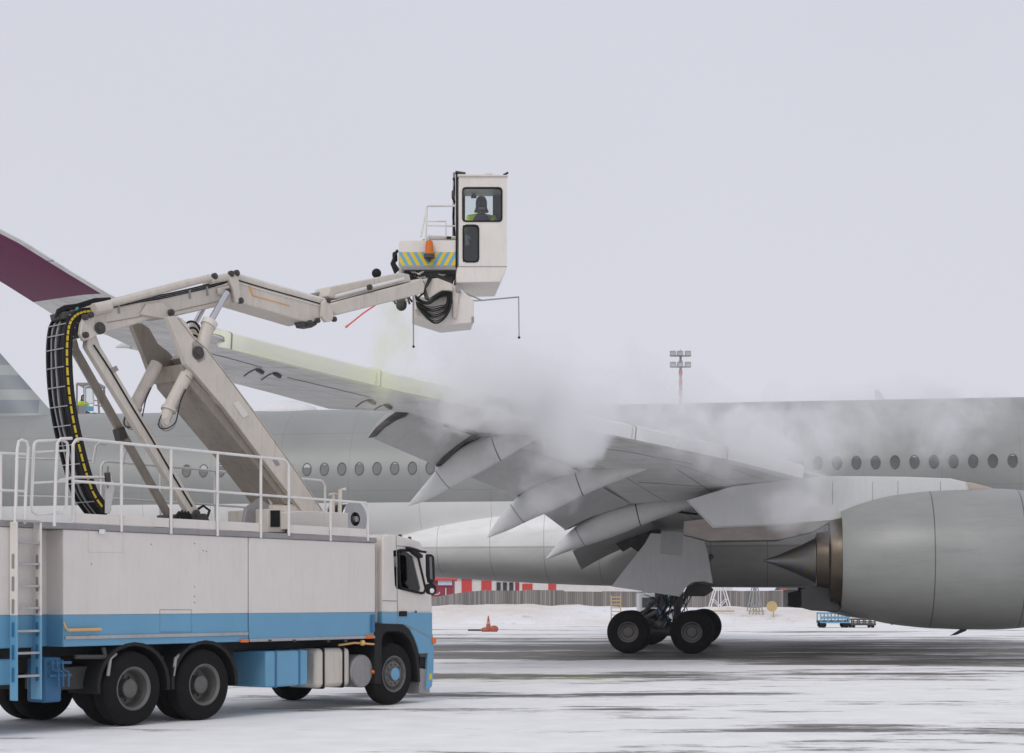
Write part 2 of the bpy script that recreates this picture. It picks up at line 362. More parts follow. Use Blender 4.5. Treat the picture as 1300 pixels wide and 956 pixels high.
# ------------------------------------------------------------------ mesh builder
class MB:
    def __init__(s): s.v = []; s.f = []; s.m = []; s.uv = {}
    def add(s, vs, fs, mi=0):
        o = len(s.v); s.v += [Vector(p) for p in vs]
        for f in fs: s.f.append([i + o for i in f]); s.m.append(mi)
        return o
    def box(s, c, size, rot=None, mi=0):
        x, y, z = (k / 2 for k in size); M = rot or Matrix.Identity(3); c = Vector(c)
        vs = [c + M @ Vector(p) for p in ((-x,-y,-z),(x,-y,-z),(x,y,-z),(-x,y,-z),(-x,-y,z),(x,-y,z),(x,y,z),(-x,y,z))]
        s.add(vs, [(0,3,2,1),(4,5,6,7),(0,1,5,4),(1,2,6,5),(2,3,7,6),(3,0,4,7)], mi); return s
    def prism(s, poly, off, mi=0):
        n = len(poly); off = Vector(off); a = [Vector(p) for p in poly]; b = [p + off for p in a]
        s.add(a + b, [list(range(n)), [n + i for i in range(n)][::-1]] + [(i, n + i, n + (i + 1) % n, (i + 1) % n) for i in range(n)], mi); return s
    def beam(s, p0, p1, h0, h1, side, wd, mi=0):
        """box between p0 and p1; side = unit lateral vector, wd width, h height at each end"""
        p0 = Vector(p0); p1 = Vector(p1); side = Vector(side).normalized(); d = (p1 - p0).normalized(); up = side.cross(d).normalized()
        r = []
        for p, h in ((p0, h0), (p1, h1)):
            r += [p - side * wd / 2 - up * h / 2, p + side * wd / 2 - up * h / 2, p + side * wd / 2 + up * h / 2, p - side * wd / 2 + up * h / 2]
        s.add(r, [(0,3,2,1),(4,5,6,7),(0,1,5,4),(1,2,6,5),(2,3,7,6),(3,0,4,7)], mi); return s
    def tube(s, pts, r, n=10, mi=0, cap=True, r2=None):
        pts = [Vector(p) for p in pts]; rings = []; prev = None
        for i, p in enumerate(pts):
            d = (pts[min(i + 1, len(pts) - 1)] - pts[max(i - 1, 0)])
            d.normalize()
            if prev is None:
                a = Vector((0, 0, 1)) if abs(d.z) < 0.9 else Vector((1, 0, 0)); x = d.cross(a).normalized()
            else:
                x = (prev - d * prev.dot(d)).normalized()
            prev = x; y = d.cross(x)
            rr = r if r2 is None else r + (r2 - r) * i / (len(pts) - 1)
            rings.append([p + x * math.cos(2 * math.pi * k / n) * rr + y * math.sin(2 * math.pi * k / n) * rr for k in range(n)])
        s.loft(rings, cap, mi); return s
    def loft(s, rings, cap=True, mi=0, closed=True):
        n = len(rings[0]); o = s.add([p for r in rings for p in r], [], mi)
        for i in range(len(rings) - 1):
            for k in range(n if closed else n - 1):
                a = o + i * n + k; b = o + i * n + (k + 1) % n
                s.f.append([a, b, b + n, a + n]); s.m.append(mi)
        if cap:
            s.f.append([o + k for k in range(n)][::-1]); s.m.append(mi)
            s.f.append([o + (len(rings) - 1) * n + k for k in range(n)]); s.m.append(mi)
        return o
    def lathe(s, prof, c, axis, n=32, mi=0, cap=False):
        """prof list of (along, radius)"""
        c = Vector(c); d = Vector(axis).normalized(); a = Vector((0, 0, 1)) if abs(d.z) < 0.9 else Vector((1, 0, 0))
        x = d.cross(a).normalized(); y = d.cross(x)
        rings = [[c + d * t + (x * math.cos(2 * math.pi * k / n) + y * math.sin(2 * math.pi * k / n)) * r for k in range(n)] for t, r in prof]
        s.loft(rings, cap, mi); return s
    def ball(s, c, r, n=12, mi=0, sc=(1, 1, 1)):
        c = Vector(c); rings = []
        for i in range(1, n):
            th = math.pi * i / n
            rings.append([c + Vector((math.sin(th) * math.cos(2 * math.pi * k / (2 * n)) * r * sc[0], math.sin(th) * math.sin(2 * math.pi * k / (2 * n)) * r * sc[1], math.cos(th) * r * sc[2])) for k in range(2 * n)])
        s.loft(rings, True, mi); return s
    def build(s, name, mats, parent=None, smooth=30, bevel=0, world=True):
        inv = None
        if world and parent is not None:
            q = parent
            while q.parent is not None: q = q.parent
            inv = INV.get(q.name)
        vs = [inv @ v for v in s.v] if inv is not None else s.v
        me = bpy.data.meshes.new(name); me.from_pydata([tuple(v) for v in vs], [], s.f)
        if not isinstance(mats, (list, tuple)): mats = [mats]
        for k in mats: me.materials.append(MT[k] if isinstance(k, str) else k)
        for p, mi in zip(me.polygons, s.m): p.material_index = mi
        import bmesh
        b = bmesh.new(); b.from_mesh(me); bmesh.ops.recalc_face_normals(b, faces=b.faces); b.to_mesh(me); b.free()
        if smooth:
            for p in me.polygons: p.use_smooth = True
            me.set_sharp_from_angle(angle=R(smooth))
        o = bpy.data.objects.new(name, me); C.objects.link(o); o.parent = parent
        if bevel:
            md = o.modifiers.new('bevel', 'BEVEL'); md.width = bevel; md.segments = 2; md.limit_method = 'ANGLE'; md.angle_limit = R(35)
        return o
INV = {}
def thing(name, loc, rz, label, cat, group=None):
    o = bpy.data.objects.new(name, None); C.objects.link(o); o.location = loc; o.rotation_euler = (0, 0, rz)
    o['label'] = label; o['category'] = cat
    if group: o['group'] = group
    INV[o.name] = (Matrix.Translation(loc) @ Matrix.Rotation(rz, 4, 'Z')).inverted()
    return o
def tag(o, label, cat, group=None):
    o['label'] = label; o['category'] = cat
    if group: o['group'] = group
    return o
def setting(o, kind='structure'): o['kind'] = kind; return o
def cam_ray(x, y): return Vector(((x - 650) / F, 1.0, (HOR - y) / F))
CO = Vector((0, 0, CAMZ))
def on_plane(x, y, P, N):
    d = cam_ray(x, y); P = Vector(P); N = Vector(N)
    return CO + d * ((P - CO).dot(N) / d.dot(N))
def at(x, y, Y): return CO + cam_ray(x, y) * Y

# ------------------------------------------------------------------ ground and far setting
def ground_z(x, y):
    return -0.04 * max(0.0, min(1.0, (40 - y) / 12.0))
g = MB()
xs = [-3000, -900, -300, -120, -60] + list(range(-40, 61, 4)) + [90, 150, 300, 900, 3000]
ys = [-60, -20, 0, 8, 14] + list(range(18, 100, 3)) + [110, 130, 170, 260, 500, 1200, 5000]
o = g.add([(x, y, ground_z(x, y)) for y in ys for x in xs], [])
nx = len(xs)
for j in range(len(ys) - 1):
    for i in range(nx - 1):
        a = j * nx + i; g.f.append([a, a + 1, a + nx + 1, a + nx]); g.m.append(0)
setting(g.build('snowy_ground', 'apron'))
# ploughed snow bank along the far edge of the apron
b = MB(); nx = 260; ny = 16
crest = lambda x: 1.28 + 0.30 * noise.noise(Vector((x * 0.13, 3.1, 0))) + 0.16 * noise.noise(Vector((x * 0.5, 1.0, 0))) + 0.25 * math.exp(-((x + 3) / 7) ** 2) - 0.25 * math.exp(-((x + 9) / 4) ** 2)
vs = []
for j in range(ny):
    q = j / (ny - 1)
    for i in range(nx):
        x = -90 + 190 * i / (nx - 1)
        h = crest(x) * (math.sin(math.pi * min(1, q * 1.15) ** 0.8) if q < 0.87 else math.sin(math.pi * min(1, .87 * 1.15) ** .8))
        h = max(0, h) + 0.07 * noise.noise(Vector((x * 1.3, q * 9, 2)))
        vs.append((x, 118 + 26 * q, h - 0.03 if 0 < q < 1 else -0.1))
b.add(vs, [])
for j in range(ny - 1):
    for i in range(nx - 1):
        a = j * nx + i; b.f.append([a, a + 1, a + nx + 1, a + nx]); b.m.append(0)
setting(b.build('snow_bank', 'snow_bank', smooth=80))

# wooden fence
def fence():
    t = thing('wooden_fence', (0, 150, 0), 0, 'long weathered grey board fence behind the far snow bank', 'fence')
    m = MB(); path = [at(500, 757, 185), at(556, 757, 172), at(575, 754, 160), at(617, 749, 150), at(815, 751, 150), at(1250, 748, 156)]
    for a, c in zip(path, path[1:]):
        L = (c - a).length; k = max(1, int(L / 3))
        for i in range(k):
            p = a.lerp(c, i / k); q = a.lerp(c, (i + 1) / k); dz = 0.10 * noise.noise(Vector((p.x * .3, 0, 0)))
            lo = 0.2
            P = [Vector((p.x, p.y, lo)), Vector((q.x, q.y, lo)), Vector((q.x, q.y, q.z + dz)), Vector((p.x, p.y, p.z + dz))]
            m.prism(P, (0, 0.05, 0))
    m.build('board_panel', 'planks', t, smooth=0)
    for a, c in zip(path[2:], path[3:]):
        k = int((c - a).length / 6)
        for i in range(k):
            p = a.lerp(c, (i + .5) / k); mm = MB(); mm.box((p.x, p.y + 0.15, p.z / 2), (0.14, 0.14, p.z)); mm.build('post', 'wood_grey', t, smooth=0)
fence()
# warehouse with red and white wall
def warehouse():
    t = thing('warehouse', (-4, 200, 0), 0, 'long pale warehouse with red wall panels and small windows behind the fence', 'building')
    x0, x1 = at(560, 740, 200).x, at(930, 740, 200).x
    m = MB(); m.box(((x0 + x1) / 2, 206, 2.25), (x1 - x0, 12, 4.5)); m.build('wall', 'white_wall', t, smooth=0)
    m = MB(); m.prism([(x0 - .4, 199.6, 4.5), (x0 - .4, 206, 5.3), (x0 - .4, 212.4, 4.5)], (x1 - x0 + .8, 0, 0)); m.build('roof', 'grey_wall', t, smooth=0)
    for xa, xb, ya, yb in ((586, 599, 735, 749), (611, 624, 737, 749), (663, 676, 741, 749), (696, 706, 741, 749)):
        a = at(xa, ya, 199.97); c = at(xb, yb, 199.97); m = MB(); m.box(((a.x + c.x) / 2, 199.96, (a.z + .2) / 2), (c.x - a.x, 0.06, a.z - .2)); m.build('red_panel', 'red_wall', t, smooth=0)
    for xa in (633, 641, 649):
        a = at(xa, 738, 199.9); m = MB(); m.box((a.x, 199.95, a.z - .9), (0.62, 0.08, 1.7)); m.box((a.x, 199.93, a.z - .9), (0.46, 0.08, 1.5), mi=1); m.build('window', ['grey_trim', 'glass_dark'], t, smooth=0)
    a = at(653, 737, 199.9); m = MB(); m.box((a.x + .35, 199.97, a.z - 1.0), (0.5, 0.05, 1.7)); m.build('red_panel', 'dark_red', t, smooth=0)
    t = thing('storage_shed', (-8, 185, 0), 0, 'dark red shed under a pale sign board behind the fence, left end', 'shed')
    a = at(540, 737, 185); c = at(575, 760, 185)
    m = MB(); m.box(((a.x + c.x) / 2, 188, a.z / 2), (c.x - a.x, 5.8, a.z)); m.build('wall', 'dark_red', t, smooth=0)
    m = MB(); m.prism([(a.x - .3, 184.6, a.z), (a.x - .3, 184.6, a.z + .15), (a.x - .3, 188, a.z + .9), (a.x - .3, 191.4, a.z)], (c.x - a.x + .6, 0, 0)); m.build('roof', 'red_wall', t, smooth=0)
    p = at(556, 737, 184.9); q = at(574, 743, 184.9); m = MB(); m.box(((p.x + q.x) / 2, 184.9, (p.z + q.z) / 2), (q.x - p.x, .1, p.z - q.z)); m.build('sign_board', 'sign_white', t, smooth=0)
    p = at(566, 746, 184.9); m = MB(); m.box((p.x, 184.95, 1.6), (0.12, 0.08, 3.2)); m.build('door_frame', 'white_wall', t, smooth=0)
warehouse()

# flood light mast far behind the aircraft
def mast():
    Y = 170; base = at(864, 763, Y); top = at(864, 452, Y); sc = Y / F
    t = thing('light_mast', (base.x, Y, 0), 0, 'tall thin floodlight mast with two tiers of lamps beyond the aircraft', 'light mast')
    m = MB(); m.tube([(base.x, Y, 0), (base.x, Y, top.z)], 0.32, 10, r2=0.13)
    m.build('mast', 'mast_grey', t)
    for i in range(4):
        z0 = at(864, 500 - i * 12, Y).z; mm = MB(); mm.tube([(base.x, Y, z0), (base.x, Y, z0 + 6 * sc)], 0.20, 10); mm.build('red_band', 'mast_red', t)
    mm = MB(); mm.tube([(base.x, Y, top.z), (base.x, Y, top.z + .7)], 0.04, 6); mm.build('lightning_rod', 'mast_grey', t)
    for yy in (466, 452):
        p = at(864, yy, Y); mm = MB(); mm.box((p.x, Y, p.z), (1.9, .12, .12)); mm.build('cross_arm', 'mast_grey', t)
        for dx in (-10, -1, 9):
            q = at(864 + dx, yy - 1, Y); mm = MB(); mm.box((q.x, Y - .3, q.z + .12), (0.62, .35, .5), Matrix.Rotation(R(-25), 3, 'X')); mm.box((q.x, Y - .5, q.z + .06), (0.5, .06, .36), Matrix.Rotation(R(-25), 3, 'X'), mi=1)
            mm.build('floodlight', ['mast_grey', 'alu'], t)
mast()

# ------------------------------------------------------------------ airliner (local x = towards the nose, -y = starboard)
TH = R(8.6)
air = thing('airliner', (0, 59, 0), -TH, 'grey wide-body airliner with burgundy wingtip and lowered flaps, being de-iced', 'airliner')
AINV = INV['airliner']
def AP(x, y, w):
    """pixel ray met with the upright plane w metres to starboard of the centre line -> local point"""
    n = Vector((-math.sin(TH), -math.cos(TH), 0)); P = Vector((0, 59, 0)) + n * w
    return AINV @ on_plane(x, y, P, n)
def lerp_tab(tab, w):
    if w <= tab[0][0]: return tab[0][1:]
    for a, b in zip(tab, tab[1:]):
        if w <= b[0]:
            f = (w - a[0]) / (b[0] - a[0]); return tuple(p + (q - p) * f for p, q in zip(a[1:], b[1:]))
    return tab[-1][1:]
ZC = 5.76; RF = 3.03
def fuselage():
    secs = []   # s, radius w, zc, radius z
    for s in (-30, -27, -24, -21, -18.5, -16): 
        f = (-16 - s) / 14.0; rz = RF * (1 - 0.80 * f ** 1.5); top = ZC + RF - 0.35 * f ** 2
        secs.append((s, 2.98 * (1 - 0.82 * f ** 1.4), top - rz, rz))
    for s in (-12, -8, 0, 8, 16, 24, 29): secs.append((s, 2.98, ZC, RF))
    for s, k in ((31, .97), (33, .87), (34.5, .70), (35.5, .45), (36, .12)): secs.append((s, 2.98 * k, ZC - (1 - k) * 1.1, RF * k))
    m = MB(); rings = []
    for s, rw, zc, rz in secs:
        rings.append([(s, math.cos(a) * rw, zc + math.sin(a) * rz) for a in [2 * math.pi * k / 96 for k in range(96)]])
    m.loft(rings)
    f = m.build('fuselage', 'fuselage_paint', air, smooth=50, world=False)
    # cabin windows
    def win(shade):
        q = MB(); ring = lambda rx, rz, y: [(math.cos(2 * math.pi * k / 20) * rx, y, math.sin(2 * math.pi * k / 20) * rz) for k in range(20)]
        q.loft([ring(.168, .238, 0.02), ring(.168, .238, -0.014), ring(.150, .215, -0.022), ring(.140, .205, 0.0)], cap=False)
        q.add(ring(.141, .206, 0.0), [list(range(20))], 1)
        if shade:
            z0 = shade; pts = [p for p in ring(.135, .20, -0.004) if p[2] > z0]; pts.sort(key=lambda p: math.atan2(p[2] - .1, p[0]))
            if len(pts) > 2: q.add(pts, [list(range(len(pts)))], 2)
        return q
    paint('window_frame_grey', (0.165, 0.170, 0.162), 0.6, spec=0.2); paint('window_dark', (0.085, 0.085, 0.092), 0.3, var=0.3, scale=0.7)
    paint('window_shade', (0.50, 0.50, 0.50), 0.5)
    protos = []
    s0 = AP(236, 595, 2.98).x; k = 0; rnd = random.Random(3)
    while True:
        s = s0 + 0.635 * k; k += 1
        P = Vector((0, 59, 0)) + Vector((math.cos(TH), -math.sin(TH), 0)) * s + Vector((-math.sin(TH), -math.cos(TH), 0)) * 2.95
        px = 650 + F * P.x / P.y
        if px > 1330: break
        if 296 < px < 360: continue
        if 640 < px < 960: continue
        kind = rnd.choice((0, 0, 1, 0, 2))
        if len(protos) < 3:
            o = win((0, .02, .12)[len(protos)]).build('cabin_window', ['window_frame_grey', 'window_dark', 'window_shade'], f, world=False); protos.append(o)
        else:
            o = protos[kind].copy(); C.objects.link(o); o.parent = f
        zz = 0.60; ww = 2.98 * math.sqrt(1 - (zz / RF) ** 2)
        o.location = (s, -ww - 0.004, ZC + zz); o.rotation_euler = (-math.asin(zz / RF), 0, 0)
    # satcom radome on the crown
    q = MB(); s = AP(366, 510, 0).x; rings = []
    for i in range(13):
        a = i / 12; h = 0.50 * math.sin(math.pi * a) ** .6 + .01; wv = 0.75 * math.sin(math.pi * a) ** .5 + .02
        rings.append([(s - 1.25 + 2.5 * a, math.cos(t) * wv, ZC + RF - 0.12 + max(-.1, math.sin(t)) * h) for t in [2 * math.pi * k / 24 for k in range(24)]])
    q.loft(rings); q.build('antenna_radome', 'white_paint', air, smooth=60, world=False)
    q = MB(); s = AP(196, 520, 0).x
    for s, h in ((AP(1112, 500, 0).x, .35),): q.prism([(s, -.03, ZC + RF - .05), (s + .35, -.03, ZC + RF - .05), (s + .1, -.03, ZC + RF + h), (s - .05, -.03, ZC + RF + h)], (0, .06, 0))
    q.build('blade_antenna', 'white_paint', air, world=False)
fuselage()
def fin():
    a = AP(73, 531, 0); b = AP(0, 448, 0); k = (b.z - a.z) / (a.x - b.x)
    base = a.z - 0.6; LE = [(a.x + 1.6, base + .35), (a.x, a.z), (a.x - 2.2, a.z + 2.2 * k), (a.x - 9, a.z + 9 * k)]
    TE = [(a.x - 10.5, base), (a.x - 10.6, a.z), (a.x - 10.9, a.z + 2.2 * k), (a.x - 11.8, a.z + 9 * k)]
    m = MB(); rings = []
    for (l, z), (t, z2) in zip(LE, TE):
        c = l - t; r = []
        for i in range(16): 
            u = i / 15; r.append((l - c * u, 0.075 * min(c, 8) * (2.6 * math.sqrt(u) * (1 - u)) * .55, z + (z2 - z) * u * 0))
        r2 = [(p[0], -p[1], p[2]) for p in r[::-1]][1:-1]; rings.append(r + r2)
    m.loft(rings); m.build('tail_fin', 'fin_paint', air, smooth=50, world=False)
    for sgn in (1, -1):   # tailplane
        m = MB(); rings = []
        for wv, l, t, z in ((1.2, -22.5, -28.5, 7.0), (9.5, -28.5, -31.0, 7.9)):
            c = l - t; r = [(l - c * i / 11, sgn * wv, z + 0.05 * c * 2.4 * math.sqrt(i / 11) * (1 - i / 11)) for i in range(12)]
            rings.append(r + [(p[0], p[1], 2 * z - p[2]) for p in r[::-1]][1:-1])
        m.loft(rings); m.build('tailplane', 'plane_light', air, smooth=50, world=False)
fin()
def belly():
    # s, half width, z bottom, z top-shoulder
    T = [(-6.0, 1.4, 2.95, 3.6), (-4.6, 2.3, 2.72, 4.0), (-3.0, 2.85, 2.60, 4.5), (-1.0, 3.12, 2.46, 4.95), (1.5, 3.28, 2.32, 5.30), (4.0, 3.35, 2.24, 5.5), (9, 3.38, 2.18, 5.6), (14, 3.3, 2.2, 5.5), (18, 2.9, 2.4, 4.9), (21, 1.6, 2.9, 3.8)]
    m = MB(); rings = []
    for s, hw, zb, zt in T:
        zc = (zb + zt) / 2; hh = (zt - zb) / 2; e = 0.72
        rings.append([(s, math.copysign(abs(math.cos(a)) ** e, math.cos(a)) * hw, zc + math.copysign(abs(math.sin(a)) ** e, math.sin(a)) * hh) for a in [2 * math.pi * k / 64 for k in range(64)]])
    # refine lengthwise with a smooth interpolation
    fine = []
    for i in range(len(rings) - 1):
        r0 = rings[max(i - 1, 0)]; r1 = rings[i]; r2 = rings[i + 1]; r3 = rings[min(i + 2, len(rings) - 1)]
        for k in range(5):
            t = k / 5; fine.append([tuple(0.5 * ((2 * b) + (-a + c) * t + (2 * a - 5 * b + 4 * c - d) * t * t + (-a + 3 * b - 3 * c + d) * t ** 3) for a, b, c, d in zip(p0, p1, p2, p3)) for p0, p1, p2, p3 in zip(r0, r1, r2, r3)])
    fine.append(rings[-1]); m.loft(fine)
    m.build('belly_fairing', 'belly_paint_shaded', air, smooth=50, world=False)
belly()

# wing tables: w, s, z
def tab(rows): return [(w,) + (lambda p: (p.x, p.z))(AP(x, y, w)) for w, x, y in rows]
LEt = [(2.6, 15.6, 4.55), (6.0, 13.9, 4.85)] + tab([(10.5, 1046, 606), (14.0, 930, 576), (17.8, 800, 548), (21.0, 655, 517), (24.15, 510, 487), (26.2, 395, 459), (28.2, 270, 427), (29.2, 203, 404), (29.9, 150, 381), (30.5, 92, 346), (31.0, 30, 307), (31.5, -50, 265)]) + [(32.0, -6.9, 9.6), (32.4, -8.3, 10.6)]
TEt = [(2.6, 5.0, 4.15)] + tab([(9.0, 786, 643), (12.5, 730, 600), (16.5, 605, 551), (19.3, 511, 520), (20.9, 418, 519), (23.07, 338, 497), (24.6, 275, 481), (26.4, 195, 453), (27.7, 137, 426), (29.0, 70, 401), (30.0, 8, 362), (30.8, -70, 315)]) + [(31.6, -7.7, 8.9), (32.0, -8.3, 9.7), (32.4, -8.9, 10.6)]
LEt.sort(); TEt.sort()
def foil(c): return 5 * (0.2969 * math.sqrt(c) - 0.1260 * c - 0.3516 * c * c + 0.2843 * c ** 3 - 0.1015 * c ** 4)
def wing_par(w):
    sl, zl = lerp_tab(LEt, w); st, zt = lerp_tab(TEt, w)
    cm = 0.80 if w < 19.3 else (0.80 + 0.2 * min(1, (w - 19.3) / 1.4))
    T = 0.115 if w < 12 else (0.10 if w < 19 else 0.10 + .03 * min(1, (w - 19) / 3))
    return sl, zl, st, zt, cm, T
def wing_pt(w, c, side, grow=0.0, ds=0, dz=0, sgn=-1):
    """c = chord fraction of the clean wing; side +1 upper, -1 lower"""
    sl, zl, st, zt, cm, T = wing_par(w); ch = (sl - st) / cm
    s = sl - ch * c; z = zl + (zt - zl) * c / cm
    y = foil(max(c, 0)) * T * ch * 2 * (0.62 if side > 0 else 0.30)
    y = y * 0.5 + 0.0
    return Vector((s + ds, sgn * w, z + side * (y + grow) + dz))
def wing(sgn):
    m = MB(); rings = []; uvs = []
    ws = [2.6, 4.5, 6, 7.5, 9, 10.5, 12.5, 14.5, 16.5, 18, 19.3, 20.2, 20.9, 22, 23, 24, 25, 26, 27, 27.7, 28.4, 29, 29.5, 30, 30.5, 31, 31.4, 31.8, 32.1, 32.4]
    N = 22
    for wv in ws:
        cm = wing_par(wv)[4]; cs = [cm * (1 - math.cos(math.pi / 2 * i / N)) ** 1.15 if i else 0 for i in range(N + 1)]
        up = [wing_pt(wv, c, 1, sgn=sgn) for c in cs[::-1]]; lo = [wing_pt(wv, c, -1, sgn=sgn) for c in cs[1:]]
        rings.append(up + lo); uvs.append([(c / cm * (.8 if cm < .85 else 1), wv / 10) for c in cs[::-1]] + [(c / cm * (.8 if cm < .85 else 1), wv / 10) for c in cs[1:]])
    m.loft(rings)
    o = m.build('wing', 'wing_paint', air, smooth=60, world=False)
    uv = [t for u in uvs for t in u]; L = o.data.uv_layers.new(name='chord')
    for lp in o.data.loops: L.data[lp.index].uv = uv[lp.vertex_index]
    # slats
    for a, b in ((24.9, 28.0), (21.4, 24.82), (17.9, 21.32), (14.5, 17.82), (11.5, 14.42)):
        q = MB(); rr = []
        for i in range(7):
            wv = a + (b - a) * i / 6; ch = max(wing_par(wv)[0] - wing_par(wv)[2], .5)
            ca = min(.16, 0.78 / ch); cb = min(.07, .30 / ch)
            cs = [ca * (1 - k / 8) ** 1.8 for k in range(9)]; cl = [cb * (k / 5) ** 1.5 for k in range(1, 6)]
            out = [wing_pt(wv, c, 1, .10, .14, -.0, sgn) for c in cs] + [wing_pt(wv, c, -1, .075 + .06 * (1 - k_ / 5), .14 - .06 * k_ / 5, -.05, sgn) for k_, c in enumerate(cl)]
            inn = [wing_pt(wv, c, -1, .03, .05, -.02, sgn) for c in cl[::-1]] + [wing_pt(wv, c, 1, .012, .03, .0, sgn) for c in cs[::-1]]
            nose = []
            rr.append(out + inn)
        q.loft(rr); sl_ = q.build('slat', 'slat_metal', air, smooth=60, world=False)
        for wv in (b - .05,):
            ch = max(wing_par(wv)[0] - wing_par(wv)[2], .5); ca = min(.16, 0.78 / ch); cb = min(.07, .30 / ch); qq = MB(); r2 = []
            for dw in (0, .028):
                cs = [ca * (1 - k / 8) ** 1.8 for k in range(9)]; cl = [cb * (k / 5) ** 1.5 for k in range(1, 6)]
                r2.append([wing_pt(wv + dw, c, 1, .104, .144, .0, sgn) for c in cs] + [wing_pt(wv + dw, c, -1, .080 + .06 * (1 - k_ / 5), .144 - .06 * k_ / 5, -.05, sgn) for k_, c in enumerate(cl)])
            qq.loft(r2, cap=False, closed=False); qq.build('slat_seal', 'grey_trim', sl_, world=False)  # added strip that paints the dark of the gap between slats
    return o
WING = wing(-1)
wing(1)
# flaps
def flap(c4, bow=0.16, th=0.16, name='flap', mat='flap_paint', mirror=True):
    """c4: outer LE, inner LE, inner TE, outer TE in local coordinates"""
    for sg in ((1, -1) if mirror else (1,)):
        LEo, LEi, TEi, TEo = [Vector((p.x, p.y * sg, p.z)) for p in c4]
        m = MB(); rings = []
        for j in range(7):
            f = j / 6; a = LEo.lerp(LEi, f); b = TEo.lerp(TEi, f); d = b - a; ch = d.length
            nrm = Vector((d.z, 0, -d.x)).normalized()
            if nrm.z < 0: nrm = -nrm
            up = []; lo = []
            for i in range(13):
                u = i / 12; t = th * (0.15 + 2.4 * math.sqrt(u) * (1 - u)) * 0.5 if u < 1 else .006
                base = a + d * u + nrm * bow * 4 * u * (1 - u) * ch * .32
                up.append(base + nrm * t * 1.4); lo.append(base - nrm * t * .6)
            rings.append(up + lo[::-1][:-1])
        m.loft(rings); m.build(name, mat, air, smooth=40, world=False)
flap([AP(512, 519, 19.3), AP(607, 548, 16.9), AP(554, 591, 16.9), AP(468, 554, 19.3)])
flap([AP(640, 556, 16.1), AP(742, 602, 12.9), AP(658, 630, 12.9), AP(572, 596, 16.1)])
flap([AP(752, 612, 12.1), AP(800, 640, 9.6), AP(718, 673, 9.6), AP(690, 652, 12.1)])
flap([AP(805, 655, 8.8), AP(850, 676, 3.6), AP(738, 723, 3.6), AP(727, 700, 8.8)], th=.22)
# dark coves behind and between the flaps
def plate(pts, w0, w1, name, mat, bev=0.0):
    P = [AP(x, y, w0) for x, y in pts]; m = MB(); m.prism(P, (0, (w0 - w1), 0)); return m.build(name, mat, air, world=False, bevel=bev, smooth=30)
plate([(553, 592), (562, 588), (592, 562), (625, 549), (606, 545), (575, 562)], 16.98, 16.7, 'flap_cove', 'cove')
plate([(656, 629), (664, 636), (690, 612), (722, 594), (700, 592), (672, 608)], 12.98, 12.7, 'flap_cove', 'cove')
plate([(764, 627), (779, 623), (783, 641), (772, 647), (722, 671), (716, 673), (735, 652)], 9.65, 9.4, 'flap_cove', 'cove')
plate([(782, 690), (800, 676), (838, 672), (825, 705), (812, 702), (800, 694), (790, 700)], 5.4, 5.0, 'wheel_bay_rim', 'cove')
for (x0, y0, x1, y1, w0, w1) in ((720, 592, 845, 605, 12.6, 10.4), (785, 640, 885, 653, 9.3, 7.6), (563, 540, 603, 552, 17.9, 16.9), (605, 547, 708, 562, 16.3, 13.5)):
    a = AP(x0, y0, w0); b = AP(x1, y1, w1); m = MB(); m.tube([a - Vector((0, 0.03, 0)), b - Vector((0, .03, 0))], 0.035, 8); m.build('seal_strip', 'black', air, world=False)
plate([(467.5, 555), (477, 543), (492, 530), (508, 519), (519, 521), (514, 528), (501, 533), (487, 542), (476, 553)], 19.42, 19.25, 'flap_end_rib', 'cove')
plate([(560, 594), (566, 590), (598, 563), (626, 551), (634, 552), (606, 570), (580, 590)], 16.6, 16.2, 'flap_jack', 'machinery')
plate([(700, 600), (716, 594), (742, 600), (728, 606)], 12.75, 12.5, 'flap_jack', 'machinery')
for a_, b_, hh, mt in (((516, 520, 19.2), (607, 547, 17.0), .10, 'plane_light'), ((566, 538, 18.0), (603, 549.5, 17.1), .07, 'cove')):
    m = MB(); p = AP(*a_); q = AP(*b_); m.beam(p, q, hh, hh, (1, 0, 0), .06 if hh > .08 else .1); m.build('spoiler_edge', mt, air, world=False)
# flap track fairings (canoes)
def canoe(w, spine, wid, rear_tint=None):
    for sg in (-1, 1):
        m = MB(); P = [AP(x, y, w) for x, y, h in spine]; H = [h / F * (59 - w) for _, _, h in spine]
        n = 26; rings = []; keys = len(P) - 1
        def cr(arr, t):
            i = min(int(t), keys - 1); f = t - i; g = lambda j: arr[max(0, min(keys, j))]
            a, b, c, d = g(i - 1), g(i), g(i + 1), g(i + 2)
            return (b * 2 + (c - a) * f + (a * 2 - b * 5 + c * 4 - d) * f * f + (b * 3 - a - c * 3 + d) * f ** 3) * .5
        for k in range(n + 1):
            t = keys * k / n; p = cr(P, t); h = max(.012, cr(H, t)); d = (cr(P, min(keys, t + .05)) - cr(P, max(0, t - .05))).normalized()
            up = Vector((-d.z, 0, d.x)); up = up if up.z > 0 else -up
            rings.append([Vector((q.x, q.y * -sg, q.z)) for q in [p + up * (math.sin(a) * h) + Vector((0, math.cos(a) * h * wid, 0)) for a in [2 * math.pi * j / 28 for j in range(28)]]])
        m.loft(rings); o = m.build('flap_track_fairing', 'fairing_paint', air, smooth=60, world=False)
        # joint lines round the canoe
        for t in (0.28, 0.66):
            k = int(n * t); c = sum(rings[k], Vector()) / 28; q = MB(); q.loft([[c + (v - c) * 1.012 for v in rings[k]], [c + (v - c) * 1.012 + (rings[k + 1][i] - rings[k][i]).normalized() * .03 for i, v in enumerate(rings[k])]], cap=False)
            q.build('joint_seam', 'black' if t > .5 else 'grey_trim', o, world=False)
canoe(16.8, [(518, 642, 1), (541, 626, 9), (575, 599, 17), (603, 581, 20), (632, 569, 16), (665, 555, 11), (700, 543, 3)], .85)
